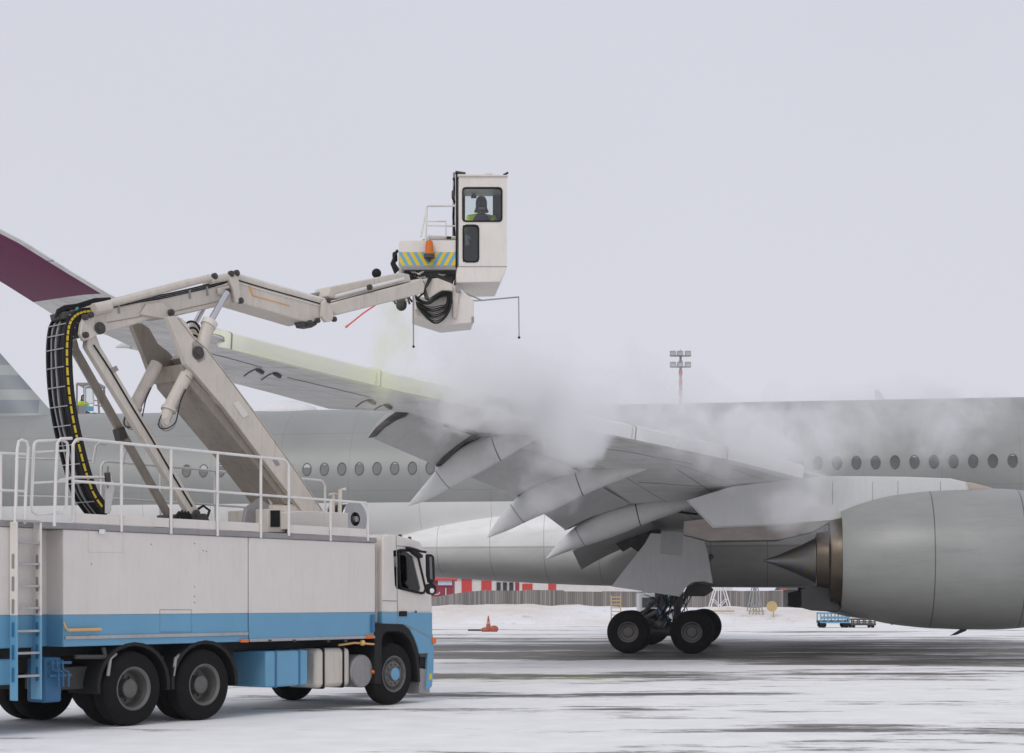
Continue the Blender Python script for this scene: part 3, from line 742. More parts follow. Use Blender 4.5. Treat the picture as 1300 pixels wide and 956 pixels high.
canoe(12.9, [(619, 682, 1), (640, 665, 10), (668, 644, 17), (702, 626, 20), (737, 612, 17), (772, 602, 13), (822, 592, 4)], .85)
canoe(9.3, [(694, 709, 1), (718, 692, 9), (748, 675, 16), (782, 661, 18), (812, 653, 14), (845, 645, 10), (890, 637, 4)], .85)
canoe(26.6, [(147, 441, 1), (165, 437, 6), (190, 440, 9), (220, 446, 8), (250, 447, 4)], .8)
# small vents and strips lying on the lower skin
from mathutils.bvhtree import BVHTree
def skin_pt(x, y, lift=.012):
    o_ = INV['airliner'] @ CO; d_ = ((INV['airliner'] @ (CO + cam_ray(x, y))) - o_).normalized(); h = WBVH.ray_cast(o_, d_)
    if h[0] is None: return None
    nn = h[1] if h[1].dot(d_) < 0 else -h[1]
    return h[0] + nn * lift
def on_skin(name, pts, r, mat, lift=.012):
    P = [q for q in (skin_pt(x, y, lift) for x, y in pts) if q is not None]
    if len(P) > 1: m = MB(); m.tube(P, r, 6); return m.build(name, mat, air, world=False)
WBVH = BVHTree.FromPolygons([v.co.copy() for v in WING.data.vertices], [tuple(p.vertices) for p in WING.data.polygons])
for x, y in ((330, 469), (352, 474), (472, 508), (493, 514)):
    on_skin('fuel_vent', [(x - 20 + 2.4 * k, y + 8 - 8.5 * math.sin(math.pi * .5 * k / 7) + (.3 * k if k > 6 else 0)) for k in range(9)], .014, 'machinery', .01)
    on_skin('vent_tip', [(x - 3, y - 1.5), (x, y + .5), (x + 3, y + 2.5)], .055, 'gear_metal', .02)
for pts in ([(262, 447), (300, 457), (332, 466)], [(365, 479), (420, 492), (470, 504)], [(640, 553), (709, 561), (760, 566)], [(700, 560), (800, 574), (880, 589)], [(810, 612), (900, 618), (990, 616)], [(860, 596), (905, 625)]):
    on_skin('skin_seam', [(a[0] + (b_[0] - a[0]) * f, a[1] + (b_[1] - a[1]) * f) for a, b_ in zip(pts, pts[1:]) for f in (0, .2, .4, .6, .8)] + [pts[-1]], .012, 'grey_trim', .006)
for pts in ([(720, 593), (780, 598), (845, 605)], [(785, 641), (830, 646), (885, 653)]): pass
for x, y, w in ((312, 433, 27.4), (372, 446, 26.3), (430, 459, 25.2)):
    p = AP(x, y + 1.5, w); m = MB(); m.box(p, (.10, .05, .035)); m.build('slat_bolt', 'black', air, world=False)

# engine
def engine(sg):
    w = 10.5; zc = 2.90; c = Vector((0, sg * w, zc))
    s_te = AP(1067, 711, w).x; r = lambda px: (px) / F * 46.5
    k0 = s_te
    prof_px = [(1067, 63.5), (1090, 72), (1124, 81), (1166, 86.5), (1200, 88.5), (1232, 89.5), (1270, 89.5), (1310, 86), (1345, 79), (1362, 70), (1366, 64)]
    prof = [(AP(x, 711, w).x, rr / F * (59 - w - .15 * AP(x, 711, w).x)) for x, rr in prof_px]
    # smooth profile
    sm = []
    for i in range(len(prof) - 1):
        a, b_, c_, d = prof[max(i - 1, 0)], prof[i], prof[i + 1], prof[min(i + 2, len(prof) - 1)]
        for k in range(4):
            t = k / 4; sm.append(tuple(.5 * (2 * q + (r_ - p) * t + (2 * p - 5 * q + 4 * r_ - v) * t * t + (-p + 3 * q - 3 * r_ + v) * t ** 3) for p, q, r_, v in zip(a, b_, c_, d)))
    sm.append(prof[-1]); e = prof[-1]
    inner = [(e[0] - .15, e[1] - .18), (e[0] - .8, e[1] - .22), (e[0] - 1.6, e[1] - .2), (e[0] - 1.7, .3)]
    back = [(k0 + 1.6, 1.15), (k0 + .8, prof[0][1] - .12), (k0, prof[0][1] - .03)]
    m = MB(); m.lathe(back + sm + inner, c, (1, 0, 0), 72)
    n = m.build('engine_nacelle', 'nacelle_paint', air, smooth=50, world=False)
    L = MB(); L.lathe([(e[0] + .012, e[1] - .02), (e[0] + .05, e[1] - .08), (e[0], e[1] - .16)], c, (1, 0, 0), 72); L.build('intake_lip', 'chrome', n, world=False)
    q = MB(); q.lathe([(k0 + 1.55, 1.2), (k0 + 1.5, .5)], c, (1, 0, 0), 48); q.build('fan_duct', 'dark_core', n, world=False)
    # exhaust sections
    W = lambda x: AP(x, 711, w).x
    for name, mt, pr in (('exhaust_nozzle', 'bronze', [(W(1069) + .4, 1.22), (W(1069), 1.30), (W(1053), 1.22), (W(1052), 1.12)]),
                         ('exhaust_nozzle', 'bronze', [(W(1052), .98), (W(1051), .86), (W(1036), .80), (W(1035), .70)]),
                         ('exhaust_cone', 'heat_blue', [(W(1035) + .1, .66), (W(1034), .64), (W(1010), .38), (W(985), .14), (W(969), .02)])):
        q = MB(); q.lathe(pr, c - Vector((0, 0, 0.02)), (1, 0, 0), 48); q.build(name, mt, n, world=False)
    q = MB(); q.prism([(p.x, sg * (w + .28), p.z) for p in [AP(x, y, w) for x, y in ((1017, 748), (1036, 744), (1056, 744), (1067, 772), (1062, 777), (1030, 775), (1015, 771), (1018, 768))]], (0, -sg * .56, 0)); q.build('cowl_inside_dark', 'dark_core', n, world=False, bevel=.03)  # dark block added to stand for the dark inside of the far cowl
    q = MB(); q.prism([(p.x, sg * (w + .06), p.z) for p in [AP(x, y, w) for x, y in ((1224, 796), (1206, 807), (1214, 806), (1226, 801), (1229, 796))]], (0, -sg * .1, 0)); q.build('drain_mast', 'dark_core', n, world=False)
    # pylon
    top = [(872, 636), (930, 618), (985, 611), (1010, 607), (1060, 605.5), (1150, 606.5), (1205, 608.5), (1224, 613), (1228, 622)]
    bot = [(1220, 640), (1150, 650), (1070, 662), (985, 668), (905, 671)]
    hw = .42
    q = MB(); rings = []
    pts = [AP(x, y, w - (-0) + 0.0) for x, y in top + bot]
    for dy, sh in ((-hw, .06), (-hw * .85, 0), (hw * .85, 0), (hw, .06)):
        cx = sum(p.x for p in pts) / len(pts); cz = sum(p.z for p in pts) / len(pts)
        rings.append([(p.x + (cx - p.x) * sh * .3, sg * w + dy, p.z + (cz - p.z) * sh) for p in pts])
    q.loft(rings); py = q.build('pylon', 'plane_light', air, smooth=35, world=False)
    q = MB(); q.prism([(p.x, sg * (w + .2), p.z) for p in [AP(x, y, w) for x, y in ((1223, 612), (1236, 614), (1262, 621), (1262, 640), (1220, 640))]], (0, -sg * .4, 0)); q.build('pylon_nose', 'pale_tan', py, world=False, bevel=.03)
    q = MB(); q.prism([(p.x, sg * (w + .36), p.z) for p in [AP(x, y, w) for x, y in ((868, 662), (940, 652), (1060, 650), (1064, 662), (1050, 666), (1030, 677), (985, 687), (900, 688), (868, 680))]], (0, -sg * .72, 0)); q.build('heat_fairing', 'heat_fairing', py, world=False, bevel=.03)
    for x in (1057, 1108, 1140, 1194):
        a = AP(x, 609, w + hw + .01); b_ = AP(x, 640, w + hw + .01); q = MB(); q.tube([(a.x, sg * (w + hw - .004), a.z - .05), (b_.x, sg * (w + hw - .004), b_.z)], .012, 4); q.build('panel_seam', 'grey_trim', py, world=False)
engine(-1); engine(1)

# landing gear
def gear(sg):
    s0 = AP(838, 800, 6.1).x; w0 = 5.35; m = MB()
    m.tube([(s0, sg * w0, 3.9), (s0, sg * w0, 1.5)], .22, 16); m.tube([(s0, sg * w0, 1.6), (s0, sg * w0, .75)], .15, 16)
    m.tube([(s0 - 1.15, sg * w0, .72), (s0 + 1.15, sg * w0, .72)], .17, 14)
    for ds in (-1.02, 1.02): m.tube([(s0 + ds, sg * (w0 - .8), .71), (s0 + ds, sg * (w0 + .8), .71)], .10, 12)
    g = m.build('main_landing_gear', 'gear_metal', air, smooth=40, world=False)
    q = MB(); q.tube([(s0 + .15, sg * (w0 + .1), 3.2), (s0 + .55, sg * (w0 + .1), 2.2), (s0 + .1, sg * (w0 + .1), 1.5)], .06, 8); q.tube([(s0 - .2, sg * w0, 1.75), (s0 - .62, sg * w0, 1.25), (s0 - .25, sg * w0, .9)], .08, 8); q.build('torque_link', 'gear_metal', g, world=False)
    q = MB(); q.tube([(s0 + .3, sg * w0, 1.9), (s0 + 1.6, sg * (w0 - 1.2), 3.2)], .09, 10); q.build('drag_brace', 'gear_metal', g, world=False)
    q = MB(); q.tube([(s0 - .9, sg * (w0 + .25), .95), (s0 - .15, sg * (w0 + .25), 1.35)], .075, 10); q.tube([(s0 - 1.1, sg * (w0 + .25), .82), (s0 - .8, sg * (w0 + .25), 1.0)], .04, 10); q.build('trim_actuator', 'gear_rim', g, world=False)
    rnd = random.Random(5)
    for i in range(9):
        x0 = s0 - .5 + rnd.random() * .9; q = MB(); pts = []
        for k in range(7):
            f = k / 6; pts.append((x0 + (.25 * math.sin(f * 3 + i)) + (s0 - x0) * f * .6, sg * (w0 + .27 + .05 * (i % 3)), 1.95 - 1.0 * f + .12 * math.sin(f * 5 + i)))
        q.tube(pts, .02, 6); q.build('brake_hose', 'black' if i % 3 else 'sign_blue', g, world=False)
    q = MB(); q.ball((s0 - .28, sg * (w0 + .3), 1.72), .13, 8); q.ball((s0 - .05, sg * (w0 + .3), .95), .16, 8); q.build('valve_block', 'gear_rim', g, world=False)
    first = None
    for ds in (-1.02, 1.02):
        for dw in (.68, -.68):
            if first is None:
                y = MB(); y.lathe([(-.24, .32), (-.255, .36), (-.27, .50), (-.26, .60), (-.20, .665), (-.12, .692), (0, .70), (.12, .692), (.20, .665), (.26, .60), (.27, .50), (.255, .36), (.24, .32)], (0, 0, 0), (0, 1, 0), 56)
                ty = y.build('gear_wheel', 'tyre', air, smooth=50, world=False)
                z = MB(); sd = -1
                z.lathe([(.2, .12), (.2, .315), (.22, .33), (-.22, .33), (-.25, .335), (-.24, .30), (-.13, .27), (-.10, .18), (-.14, .15), (-.15, .08), (-.15, 0.001)], (0, 0, 0), (0, 1, 0), 40)
                for k in range(10):
                    a = 2 * math.pi * k / 10; z.tube([(math.cos(a) * .225, -.10, math.sin(a) * .225), (math.cos(a) * .225, -.135, math.sin(a) * .225)], .022, 8)
                rm = z.build('wheel_rim', 'gear_rim', ty, smooth=40, world=False); first = (ty, rm); t2 = ty
            else:
                t2 = first[0].copy(); C.objects.link(t2); t2.parent = air; r2 = first[1].copy(); C.objects.link(r2); r2.parent = t2
            t2.location = (s0 + ds, sg * (w0 + dw), .70); t2.rotation_euler = (0, R(17 * (ds + dw)), 0 if sg < 0 else math.pi)
gear(-1); gear(1)
o = plate([(826, 677), (892, 680), (898.5, 701), (905, 741), (893, 738), (880, 739), (870, 746), (863, 757.5), (776, 744.5), (785, 733), (806, 706), (818, 691)], 7.0, 6.92, 'gear_door', 'door_paint', .012)
plate([(840, 674), (868, 676), (865, 706), (838, 703)], 7.02, 6.98, 'door_hinge_panel', 'flap_paint')
plate([(866, 757), (872, 745), (884, 740), (900, 742), (906, 749), (895, 757)], 6.2, 5.9, 'gear_door', 'dark_core')
# nose gear, outside the frame to the right
m = MB(); m.tube([(27, 0, 3), (27, 0, .55)], .14, 12); m.build('nose_gear', 'gear_metal', air, world=False)
for y in (-.35, .35):
    m = MB(); m.lathe([(-.15, .25), (-.17, .45), (0, .53), (.17, .45), (.15, .25)], (27, y, .53), (0, 1, 0), 32); m.build('gear_wheel', 'tyre', air, world=False)

# ------------------------------------------------------------------ de-icing truck
TA = R(54); D = Vector((math.cos(TA), math.sin(TA), 0)); NR = Vector((math.sin(TA), -math.cos(TA), 0)); UP = Vector((0, 0, 1))
P0 = Vector((-1.96, 27.0, 0)); GZ = -0.04
truck = thing('deicing_truck', (P0.x, P0.y, GZ), TA, 'cream and blue de-icing truck with a jointed boom raised over its roof', 'truck')
def TW(t, w, z): return P0 + D * t + NR * w + UP * z
def TP(x, y, w=0.0): return on_plane(x, y, P0 + NR * w, NR)
def tz(x, y, w=0.0):
    p = TP(x, y, w); return (p - P0).dot(D), p.z
def tbox(m, t0, t1, w0, w1, z0, z1, mi=0):
    P = [TW(t, w, z) for z in (z0, z1) for t, w in ((t0, w0), (t1, w0), (t1, w1), (t0, w1))]
    m.add(P, [(0,3,2,1),(4,5,6,7),(0,1,5,4),(1,2,6,5),(2,3,7,6),(3,0,4,7)], mi); return m
def tprism(name, pts, w0, w1, mat, parent=truck, bev=0.0, smooth=30):
    m = MB(); m.prism([TP(x, y, w0) for x, y in pts], NR * (w1 - w0)); return m.build(name, mat, parent, bevel=bev, smooth=smooth)
WB = -2.5
ZB, ZM, ZT = 1.09, 1.515, 2.655
def two_tone(name, t0, t1, w0=0.0, w1=WB, bev=.012):
    m = MB(); tbox(m, t0, t1, w0, w1, ZM, ZT); u = m.build(name, 'cream_box', truck, bevel=bev)
    m = MB(); tbox(m, t0, t1, w0 - .001, w1 + .001, ZB, ZM); m.build('lower_skirt', 'blue', truck, bevel=bev)
    return u
b1 = two_tone('side_body', -6.82, -3.405); b2 = two_tone('side_body', -3.385, -.50)
two_tone('tail_body', -9.4, -7.28)
two_tone('ladder_recess', -7.30, -6.80, -.35)
# thin hatches and fixings on the side
def outline(name, x0, y0, x1, y1, parent, mat='grey_trim', r=.004):
    m = MB(); P = [TP(x, y, .002) for x, y in ((x0, y0), (x1, y0), (x1, y1), (x0, y1), (x0, y0))]; m.tube(P, r, 4); m.build(name, mat, parent)
outline('hatch', 203, 774, 243, 802, b1); outline('hatch', 112, 672, 156, 701, b1, 'cream', .004)
rnd = random.Random(11)
for x, y in ((247, 664 + 10), (247, 690), (247, 745), (247, 757), (247, 765), (262, 700), (258, 699), (192, 691), (116, 716)):
    m = MB(); p = TP(x, y, .003); m.ball(p, .008, 5); m.build('rivet', 'machinery', b1)
m = MB(); m.box(TP(130, 675, .03), (.07, .07, .06)); m.build('side_light', 'white_paint', b1)
m = MB(); tbox(m, -6.80, -3.42, .001, .022, 1.185, 1.235); m.build('rub_strip', 'alu', b1, bevel=.006)
a = TP(86, 800, .05); c = TP(128, 799, .05); m = MB(); m.tube([a, c], .022, 10); m.tube([TP(81, 790, .03), TP(83, 796, .04), a], .014, 8); m.build('door_handle', 'ochre', b1)
tprism('side_marker', [(304.5, 811.5), (314, 811.5), (314, 815.5), (304.5, 815.5)], .004, .03, 'orange')
tprism('side_marker', [(464, 806), (473, 805.5), (473, 810.5), (464, 811)], .004, .03, 'amber')
m = MB(); tbox(m, -3.38, -.52, .001, .018, 1.085, 1.13); m.build('skirt_lip', 'alu', b2, bevel=.005)
tprism('latch', [(470.5, 781), (474.5, 780), (474.5, 802), (470.5, 803)], .002, .03, 'blue_dark', b2)
for xx in (341, 372, 415, 437):
    tprism('skirt_clip', [(xx, 812), (xx + 3, 812), (xx + 3, 815), (xx, 815)], .02, .035, 'machinery', b2)
# roof deck, edge rail, toe boards
m = MB(); tbox(m, -9.4, -.48, .02, WB - .02, ZT + .003, ZT + .085); deck = m.build('roof_deck', 'grey_trim', truck, bevel=.01)
stations = [91.5, 153, 216, 275, 330, 365.5, 418.5, 466]
ts = [tz(x, 660)[0] for x in stations]
for i, (a, b_) in enumerate(zip(ts, ts[1:])):
    if i == 4: continue
    m = MB(); tbox(m, a + .03, b_ - .03, .018, -.01, ZT + .09, ZT + .222); m.build('toe_board', 'cream', truck, bevel=.008)
m = MB(); tbox(m, -6.6, -.5, WB + .01, WB - .015, ZT + .088, ZT + .20); m.build('toe_board', 'cream', truck)
def zr(y, x, w=0.0): return tz(x, y, w)[1]
HT = zr(569, 216)            # top rail height
HM = zr(620, 216)
def railing(w, top_t, low_t, posts_hi, posts_lo, name='guard_rail'):
    r = .021; m = MB()
    m.tube([TW(top_t[0] - .0, w, ZT + .1), TW(top_t[0], w, HT - .08), TW(top_t[0] + .05, w, HT - .02), TW(top_t[0] + .12, w, HT), TW(top_t[1] - .12, w, HT), TW(top_t[1] - .05, w, HT - .03), TW(top_t[1], w, HT - .1), TW(top_t[1], w, ZT + .05)], r, 10)
    m.tube([TW(top_t[0], w, HM), TW(low_t[1] - .05, w, HM), TW(low_t[1], w, HM - .05), TW(low_t[1], w, ZT + .03)], r * .9, 8)
    for t in posts_hi: m.tube([TW(t, w, ZT + .0), TW(t, w, HT)], r, 8)
    for t in posts_lo: m.tube([TW(t, w, ZT + .0), TW(t, w, HM)], r, 8)
    return m.build(name, 'rail_paint', truck)
railing(.02, (ts[0], ts[5]), (0, ts[7]), ts[1:5], ts[6:7])
t0b = tz(126, 570, WB)[0]
railing(WB + .05, (t0b, t0b + 5.1), (0, t0b + 6.2), [t0b + 1.2, t0b + 2.4, t0b + 3.7], [t0b + 5.7])
# gate loops by the ladder
def loop(pts, w, name, r=.02):
    m = MB(); P = [TP(x, y, w) for x, y in pts]; m.tube(P + [P[0]], r, 8); m.build(name, 'rail_paint', truck)
loop([(44, 562), (48, 560), (79, 558.5), (85, 562), (86, 568), (84, 645), (80, 651), (46, 652.5), (41, 649), (40, 640), (43, 568)], .06, 'ladder_gate')
m = MB(); m.tube([TP(42, 613, .06), TP(84, 611, .06)], .016, 8); m.tube([TP(43, 574, .06), TP(84, 572, .06)], .014, 8); m.build('gate_bar', 'rail_paint', truck)
m = MB(); m.tube([TP(x, y, .12) for x, y in ((19, 665), (20, 640), (22, 570), (24, 560), (28, 558.5), (34, 561), (36, 568), (33, 620), (31, 665))], .02, 10); m.build('ladder_handrail', 'rail_paint', truck)
m = MB(); m.tube([TP(x, y, .1) for x, y in ((69, 668), (71, 600), (73, 562), (77, 557), (91, 556.5))], .021, 10); m.build('ladder_handrail', 'rail_paint', truck)
m = MB()
for yy in (575, 622): m.tube([TP(-60, yy - 3, -.02), TP(33, yy + 2, -.02)], .018, 8)
for xx in (-40, 1): m.tube([TP(xx, 574, -.02), TP(xx, 668, -.02)], .018, 8)
m.build('guard_rail', 'rail_paint', truck)
m = MB()
for yy in (582, 630): m.tube([TP(20, yy, WB + .1), TP(118, yy + 2, WB + .1)], .018, 8)
m.build('guard_rail', 'rail_paint', truck)
# ladder
lt0, lt1 = tz(22, 700, .16)[0], tz(52.5, 700, .16)[0]
for i, t in enumerate((lt0, lt1)):
    m = MB(); tbox(m, t - .012, t + .012, .16, .02 if i == 0 else -.04, ZM, 2.72); m.build('ladder_stile', 'cream', truck, bevel=.004)
    m = MB(); tbox(m, t - .012, t + .012, .16, .02 if i == 0 else -.04, .42, ZM - .002); st = m.build('ladder_stile', 'blue', truck, bevel=.004)
    for z in (.75, 1.04, 1.33, 1.63, 1.92, 2.21):
        m = MB(); rr = [TW(t - .014, .09 + .028 * math.cos(a), z + (.07 if math.sin(a) > 0 else -.07) + .028 * math.sin(a)) for a in [2 * math.pi * k / 16 + .01 for k in range(16)]]
        m.prism(rr, D * -.002); m.build('slot', 'grey_trim' if z > ZM else 'blue_dark', st)
for yy in (662, 689, 716, 744, 772, 801, 829, 858):
    z = zr(yy, 38, .12); m = MB(); tbox(m, lt0 + .012, lt1 - .012, .15, .06, z - .016, z + .016); m.build('rung', 'alu', truck, bevel=.004)
# chassis and underbody
m = MB(); tbox(m, -9.2, .9, -.75, -.83, .72, .98); tbox(m, -9.2, .9, -1.67, -1.75, .72, .98); m.build('chassis_rail', 'machinery', truck)
m = MB(); tbox(m, -9.2, -.2, -.45, -2.1, .95, 1.085); m.build('subframe', 'plastic', truck)
m = MB(); tbox(m, -9.3, -7.6, -.02, -2.4, .62, .95); m.build('rear_locker', 'blue', truck, bevel=.02)
tb0 = tz(338, 850, -.03)[0]; tb1 = tz(391, 850, -.03)[0]; zt = zr(826, 360, -.03)
m = MB(); tbox(m, tb0, tb1, -.03, -1.0, .38, zt); bx = m.build('battery_box', 'blue', truck, bevel=.03)
for xx in (350, 380):
    t = tz(xx, 850, -.03)[0]; m = MB(); tbox(m, t - .02, t + .02, -.02, -1.01, .37, zt + .008); m.build('box_strap', 'blue_dark', bx, bevel=.005)
tb0 = tz(402, 850, -.05)[0]; tb1 = tz(445, 850, -.05)[0]; m = MB(); tbox(m, tb0, tb1, -.05, -.75, .32, zt + .01); fx = m.build('fuel_tank', 'cream_boom', truck, bevel=.07)
for xx in (412, 437):
    t = tz(xx, 850, -.03)[0]; m = MB(); tbox(m, t - .03, t + .03, -.035, -.765, .30, zt + .03); m.build('tank_strap', 'black', fx, bevel=.05)
p = TP(460, 852, -.04); m = MB(); m.lathe([(0, 0.001), (.0, .25), (-.02, .27), (-.6, .27), (-.62, 0.001)], p, NR, 40); m.build('air_tank', 'grey_trim', truck, smooth=40)
m = MB(); m.tube([TP(430, 819, -.1), TP(450, 816, -.05), TP(477, 818, 0)], .018, 8); m.ball(TP(460, 816, -.02), .05, 8); m.build('fuel_pipe', 'ochre', truck)
m = MB(); m.ball(TP(473.5, 853, -.02), .035, 8); m.build('side_marker', 'amber', truck)
ta_, tb_ = tz(64, 845)[0], tz(86, 845)[0]; m = MB(); tbox(m, ta_, tb_, -.12, -.5, .35, .95); m.build('valve_chest', 'blue_dark', truck, bevel=.03)
rnd = random.Random(4)
m = MB()
for x0 in (66, 72, 79): m.tube([TP(x0, 838, -.04), TP(x0 + 1, 850, -.04), TP(x0 + 8, 853, -.04), TP(x0 + 8, 872, -.04)], .016, 6)
for y0 in (842, 858): m.tube([TP(62, y0, -.06), TP(90, y0 - 1, -.06)], .02, 6)
m.build('pipework', 'blue_dark', truck)
m = MB(); tbox(m, -6.75, -5.9, -.3, -.9, .5, .8); tbox(m, -5.2, -4.7, -.3, -.9, .6, .9); m.build('axle_gear', 'machinery', truck)
for x0 in (144, 227):
    m = MB(); m.tube([TP(x0 + 3, 830, -.05), TP(x0 - 4, 836, -.02), TP(x0 - 7, 858, -.02)], .025, 8); m.build('fender_bracket', 'grey_trim', truck)
m = MB(); m.tube([TP(95, 834, -.05), TP(141, 834, -.05)], .03, 8); m.tube([TP(131, 822, -.05), TP(134, 834, -.05)], .03, 8); m.build('side_guard', 'machinery', truck)
# wheels
RW = .52; ZW = GZ + RW
def wheel_proto(front):
    y = MB(); y.lathe([(-.14, .29), (-.145, .40), (-.13, .475), (-.10, .51), (-.05, .52), (.05, .52), (.10, .51), (.13, .475), (.145, .40), (.14, .29)], (0, 0, 0), (0, 1, 0), 56)
    for k in range(5): pass
    ty = y.build('road_wheel', 'tyre', truck, smooth=35, world=False)
    z = MB()
    if front: pr = [(.12, .285), (-.12, .285), (-.145, .305), (-.15, .290), (-.12, .262), (-.075, .250), (-.075, .235), (-.125, .21), (-.13, .12), (-.165, .11), (-.175, .08), (-.175, .001)]
    else: pr = [(.12, .285), (-.12, .285), (-.145, .305), (-.15, .290), (-.12, .262), (.03, .245), (.06, .225), (.06, .14), (-.07, .13), (-.09, .09), (-.09, .001)]
    z.lathe(pr, (0, 0, 0), (0, 1, 0), 48)
    d = -.13 if front else .055
    for k in range(10):
        a = 2 * math.pi * k / 10; q = Vector((math.cos(a) * .168, d, math.sin(a) * .168)); z.tube([q, q + Vector((0, -.03, 0))], .017, 6)
    rm = z.build('wheel_rim', 'rim', ty, smooth=35, world=False)
    if front:
        h = MB(); h.lathe([(-.13, .115), (-.178, .105), (-.188, .07), (-.188, .001)], (0, 0, 0), (0, 1, 0), 24); h.build('hub_cap', 'blue', ty, world=False)
    return ty
def put(o, t, w, flip=False):
    o.location = INV[truck.name] @ TW(t, w, ZW); o.rotation_euler = (0, 0.3 * t, math.pi if flip else 0)
def clone(o, parent):
    c = o.copy(); C.objects.link(c); c.parent = parent
    for ch in [k for k in list(C.objects) if k.parent is o]: d = ch.copy(); C.objects.link(d); d.parent = c
    return c
wf = wheel_proto(True); put(wf, 0, -.16); put(clone(wf, truck), 0, WB + .16, True)
wr = wheel_proto(False); put(wr, -4.27, -.16)
for t in (-4.27, -5.60):
    for w, fl in ((-.16, False), (-.49, False), (WB + .16, True), (WB + .49, True)):
        if (t, w) == (-4.27, -.16): continue
        put(clone(wr, truck), t, w, fl)
# arched rear fenders
for t in (-4.27, -5.60):
    for w0 in (0.0, WB + .62):
        m = MB(); rr = []
        for k in range(15):
            a = R(-8 + 196 * k / 14); ro = .655; ri = .60
            c = TW(t, w0, ZW + .04); rr.append([c + D * math.cos(a) * ro + UP * math.sin(a) * ro * .93, c + D * math.cos(a) * ro + UP * math.sin(a) * ro * .93 - NR * .62, c + D * math.cos(a) * (ro - .02) + UP * math.sin(a) * (ro - .02) * .93 - NR * .62, c + D * math.cos(a) * (ro - .02) + UP * math.sin(a) * (ro - .02) * .93 - NR * .03, c + D * math.cos(a) * ri + UP * math.sin(a) * ri * .93 - NR * .03, c + D * math.cos(a) * ri + UP * math.sin(a) * ri * .93])
        m.loft(rr); m.build('fender', 'plastic', truck, smooth=40)
# cab
paint('cab_glass', (0.10, 0.105, 0.11), 0.08, var=0.2, spec=0.8)
arch = [(532, 830), (530, 820), (526, 810), (520, 799), (513, 793.5)]
cabsh = tprism('cab_shell', [(486, 777), (486, 684), (488, 680), (493, 678), (503, 679.5), (520, 683.5), (533, 687.5), (541, 700), (545, 725), (548, 752), (549, 777)], 0, WB + .04, 'cream')
lower = tprism('cab_lower', [(486, 777.5), (549, 777.5), (549, 829)] + arch + [(486, 792.5)], -.001, WB + .041, 'blue', bev=.012)
tprism('front_bumper', [(545, 797), (549, 802), (551.5, 815), (551, 850), (549, 872), (543, 876), (541, 876), (543, 850), (544, 820)], .0, WB + .04, 'blue', bev=.02)
tprism('bumper_end', [(532, 848), (546, 850), (546, 882), (533, 880)], -.03, -.5, 'grey_trim', bev=.015)
tprism('front_step', [(532, 828), (543, 828), (543, 834), (533, 834)], -.02, -.4, 'machinery')
tprism('step_well', [(533, 834), (543, 834), (543, 866), (534, 862)], -.06, -.4, 'plastic')
tprism('indicator', [(550, 809), (554, 810), (554, 817), (550, 817)], .03, -.04, 'orange', bev=.008)
tprism('side_marker', [(545, 856), (548, 854), (548.5, 862), (545, 863)], .004, -.03, 'yellow')
# wheel arch mudguard
m = MB(); outr = [(476, 868), (476, 800), (478, 794), (484, 791.5), (512, 792.5), (520, 798.5), (526, 810), (531, 826), (533, 845), (534, 866)]
innr = [(530.5, 866), (529.5, 848), (527, 830), (521, 814), (514, 805), (507, 801.5), (492, 802), (487, 806), (485, 815), (484, 868)]
m.prism([TP(x, y, .02) for x, y in outr + innr], NR * -.62); m.build('front_mudguard', 'plastic', truck, bevel=.012)
m = MB(); m.prism([TP(x, y, -.35) for x, y in ((484, 800), (520, 803), (530, 830), (531, 868), (484, 868))], NR * -.05); m.build('wheel_well', 'black', truck)
wnd = [(505.5, 699.5), (508, 698.5), (520, 699), (530.5, 707), (540, 747), (538, 752.5), (535, 753), (509.5, 747), (507.5, 742)]
m = MB(); sl = [TP(x, y, .004) for x, y in wnd]; m.tube(sl + [sl[0], sl[1]], .022, 8); m.build('door_window_seal', 'black', truck)
def cut(o_, mbs, mat):
    """hollow the cab shell and open its windows"""
    o_.data.materials.append(MT[mat])
    for k, mb_ in enumerate(mbs):
        c_ = mb_.build('cutter', mat if k == 0 else 'cream', truck, smooth=0)
        md = o_.modifiers.new('cut', 'BOOLEAN'); md.operation = 'DIFFERENCE'; md.object = c_; md.solver = 'EXACT'; md.material_mode = 'TRANSFER'
        bpy.context.view_layer.update(); dg = bpy.context.evaluated_depsgraph_get(); me = bpy.data.meshes.new_from_object(o_.evaluated_get(dg))
        o_.modifiers.clear(); o_.data = me; bpy.data.objects.remove(c_)
    md = o_.modifiers.new('bevel', 'BEVEL'); md.width = .02; md.segments = 2; md.limit_method = 'ANGLE'; md.angle_limit = R(35)
hol = MB(); hol.prism([TP(x, y, 0) - NR * .05 for x, y in ((489, 774), (489, 692), (494, 686), (505, 684), (520, 688), (533, 693), (539, 704), (543, 727), (545.8, 752), (546.3, 774))], NR * (WB + .14))
nearw = MB(); nearw.prism([TP(x, y, .1) - NR * 0 for x, y in wnd], NR * -.3); farw = MB(); farw.prism([TP(x, y, .1) + NR * (WB + .1) for x, y in wnd], NR * -.3)
tf = tz(546, 735)[0]; shield = MB(); tbox(shield, tf - .35, tf + .6, -.13, WB + .17, 1.93, tz(541, 706)[1])
cut(cabsh, [hol, nearw, farw, shield], 'cab_inside')
tprism('door_window', wnd, -.012, -.017, 'glass')
m = MB(); m.prism([TP(x, y, 0) + NR * (WB + .06) for x, y in wnd], NR * -.005); m.build('door_window', 'glass', truck, smooth=0)
m = MB(); a = TP(540.5, 703, 0); b_ = TP(546.6, 746, 0); m.prism([a - NR * .1, b_ - NR * .1, b_ + NR * (WB + .14), a + NR * (WB + .14)], D * -.006); m.build('windscreen', 'glass', truck, smooth=0)
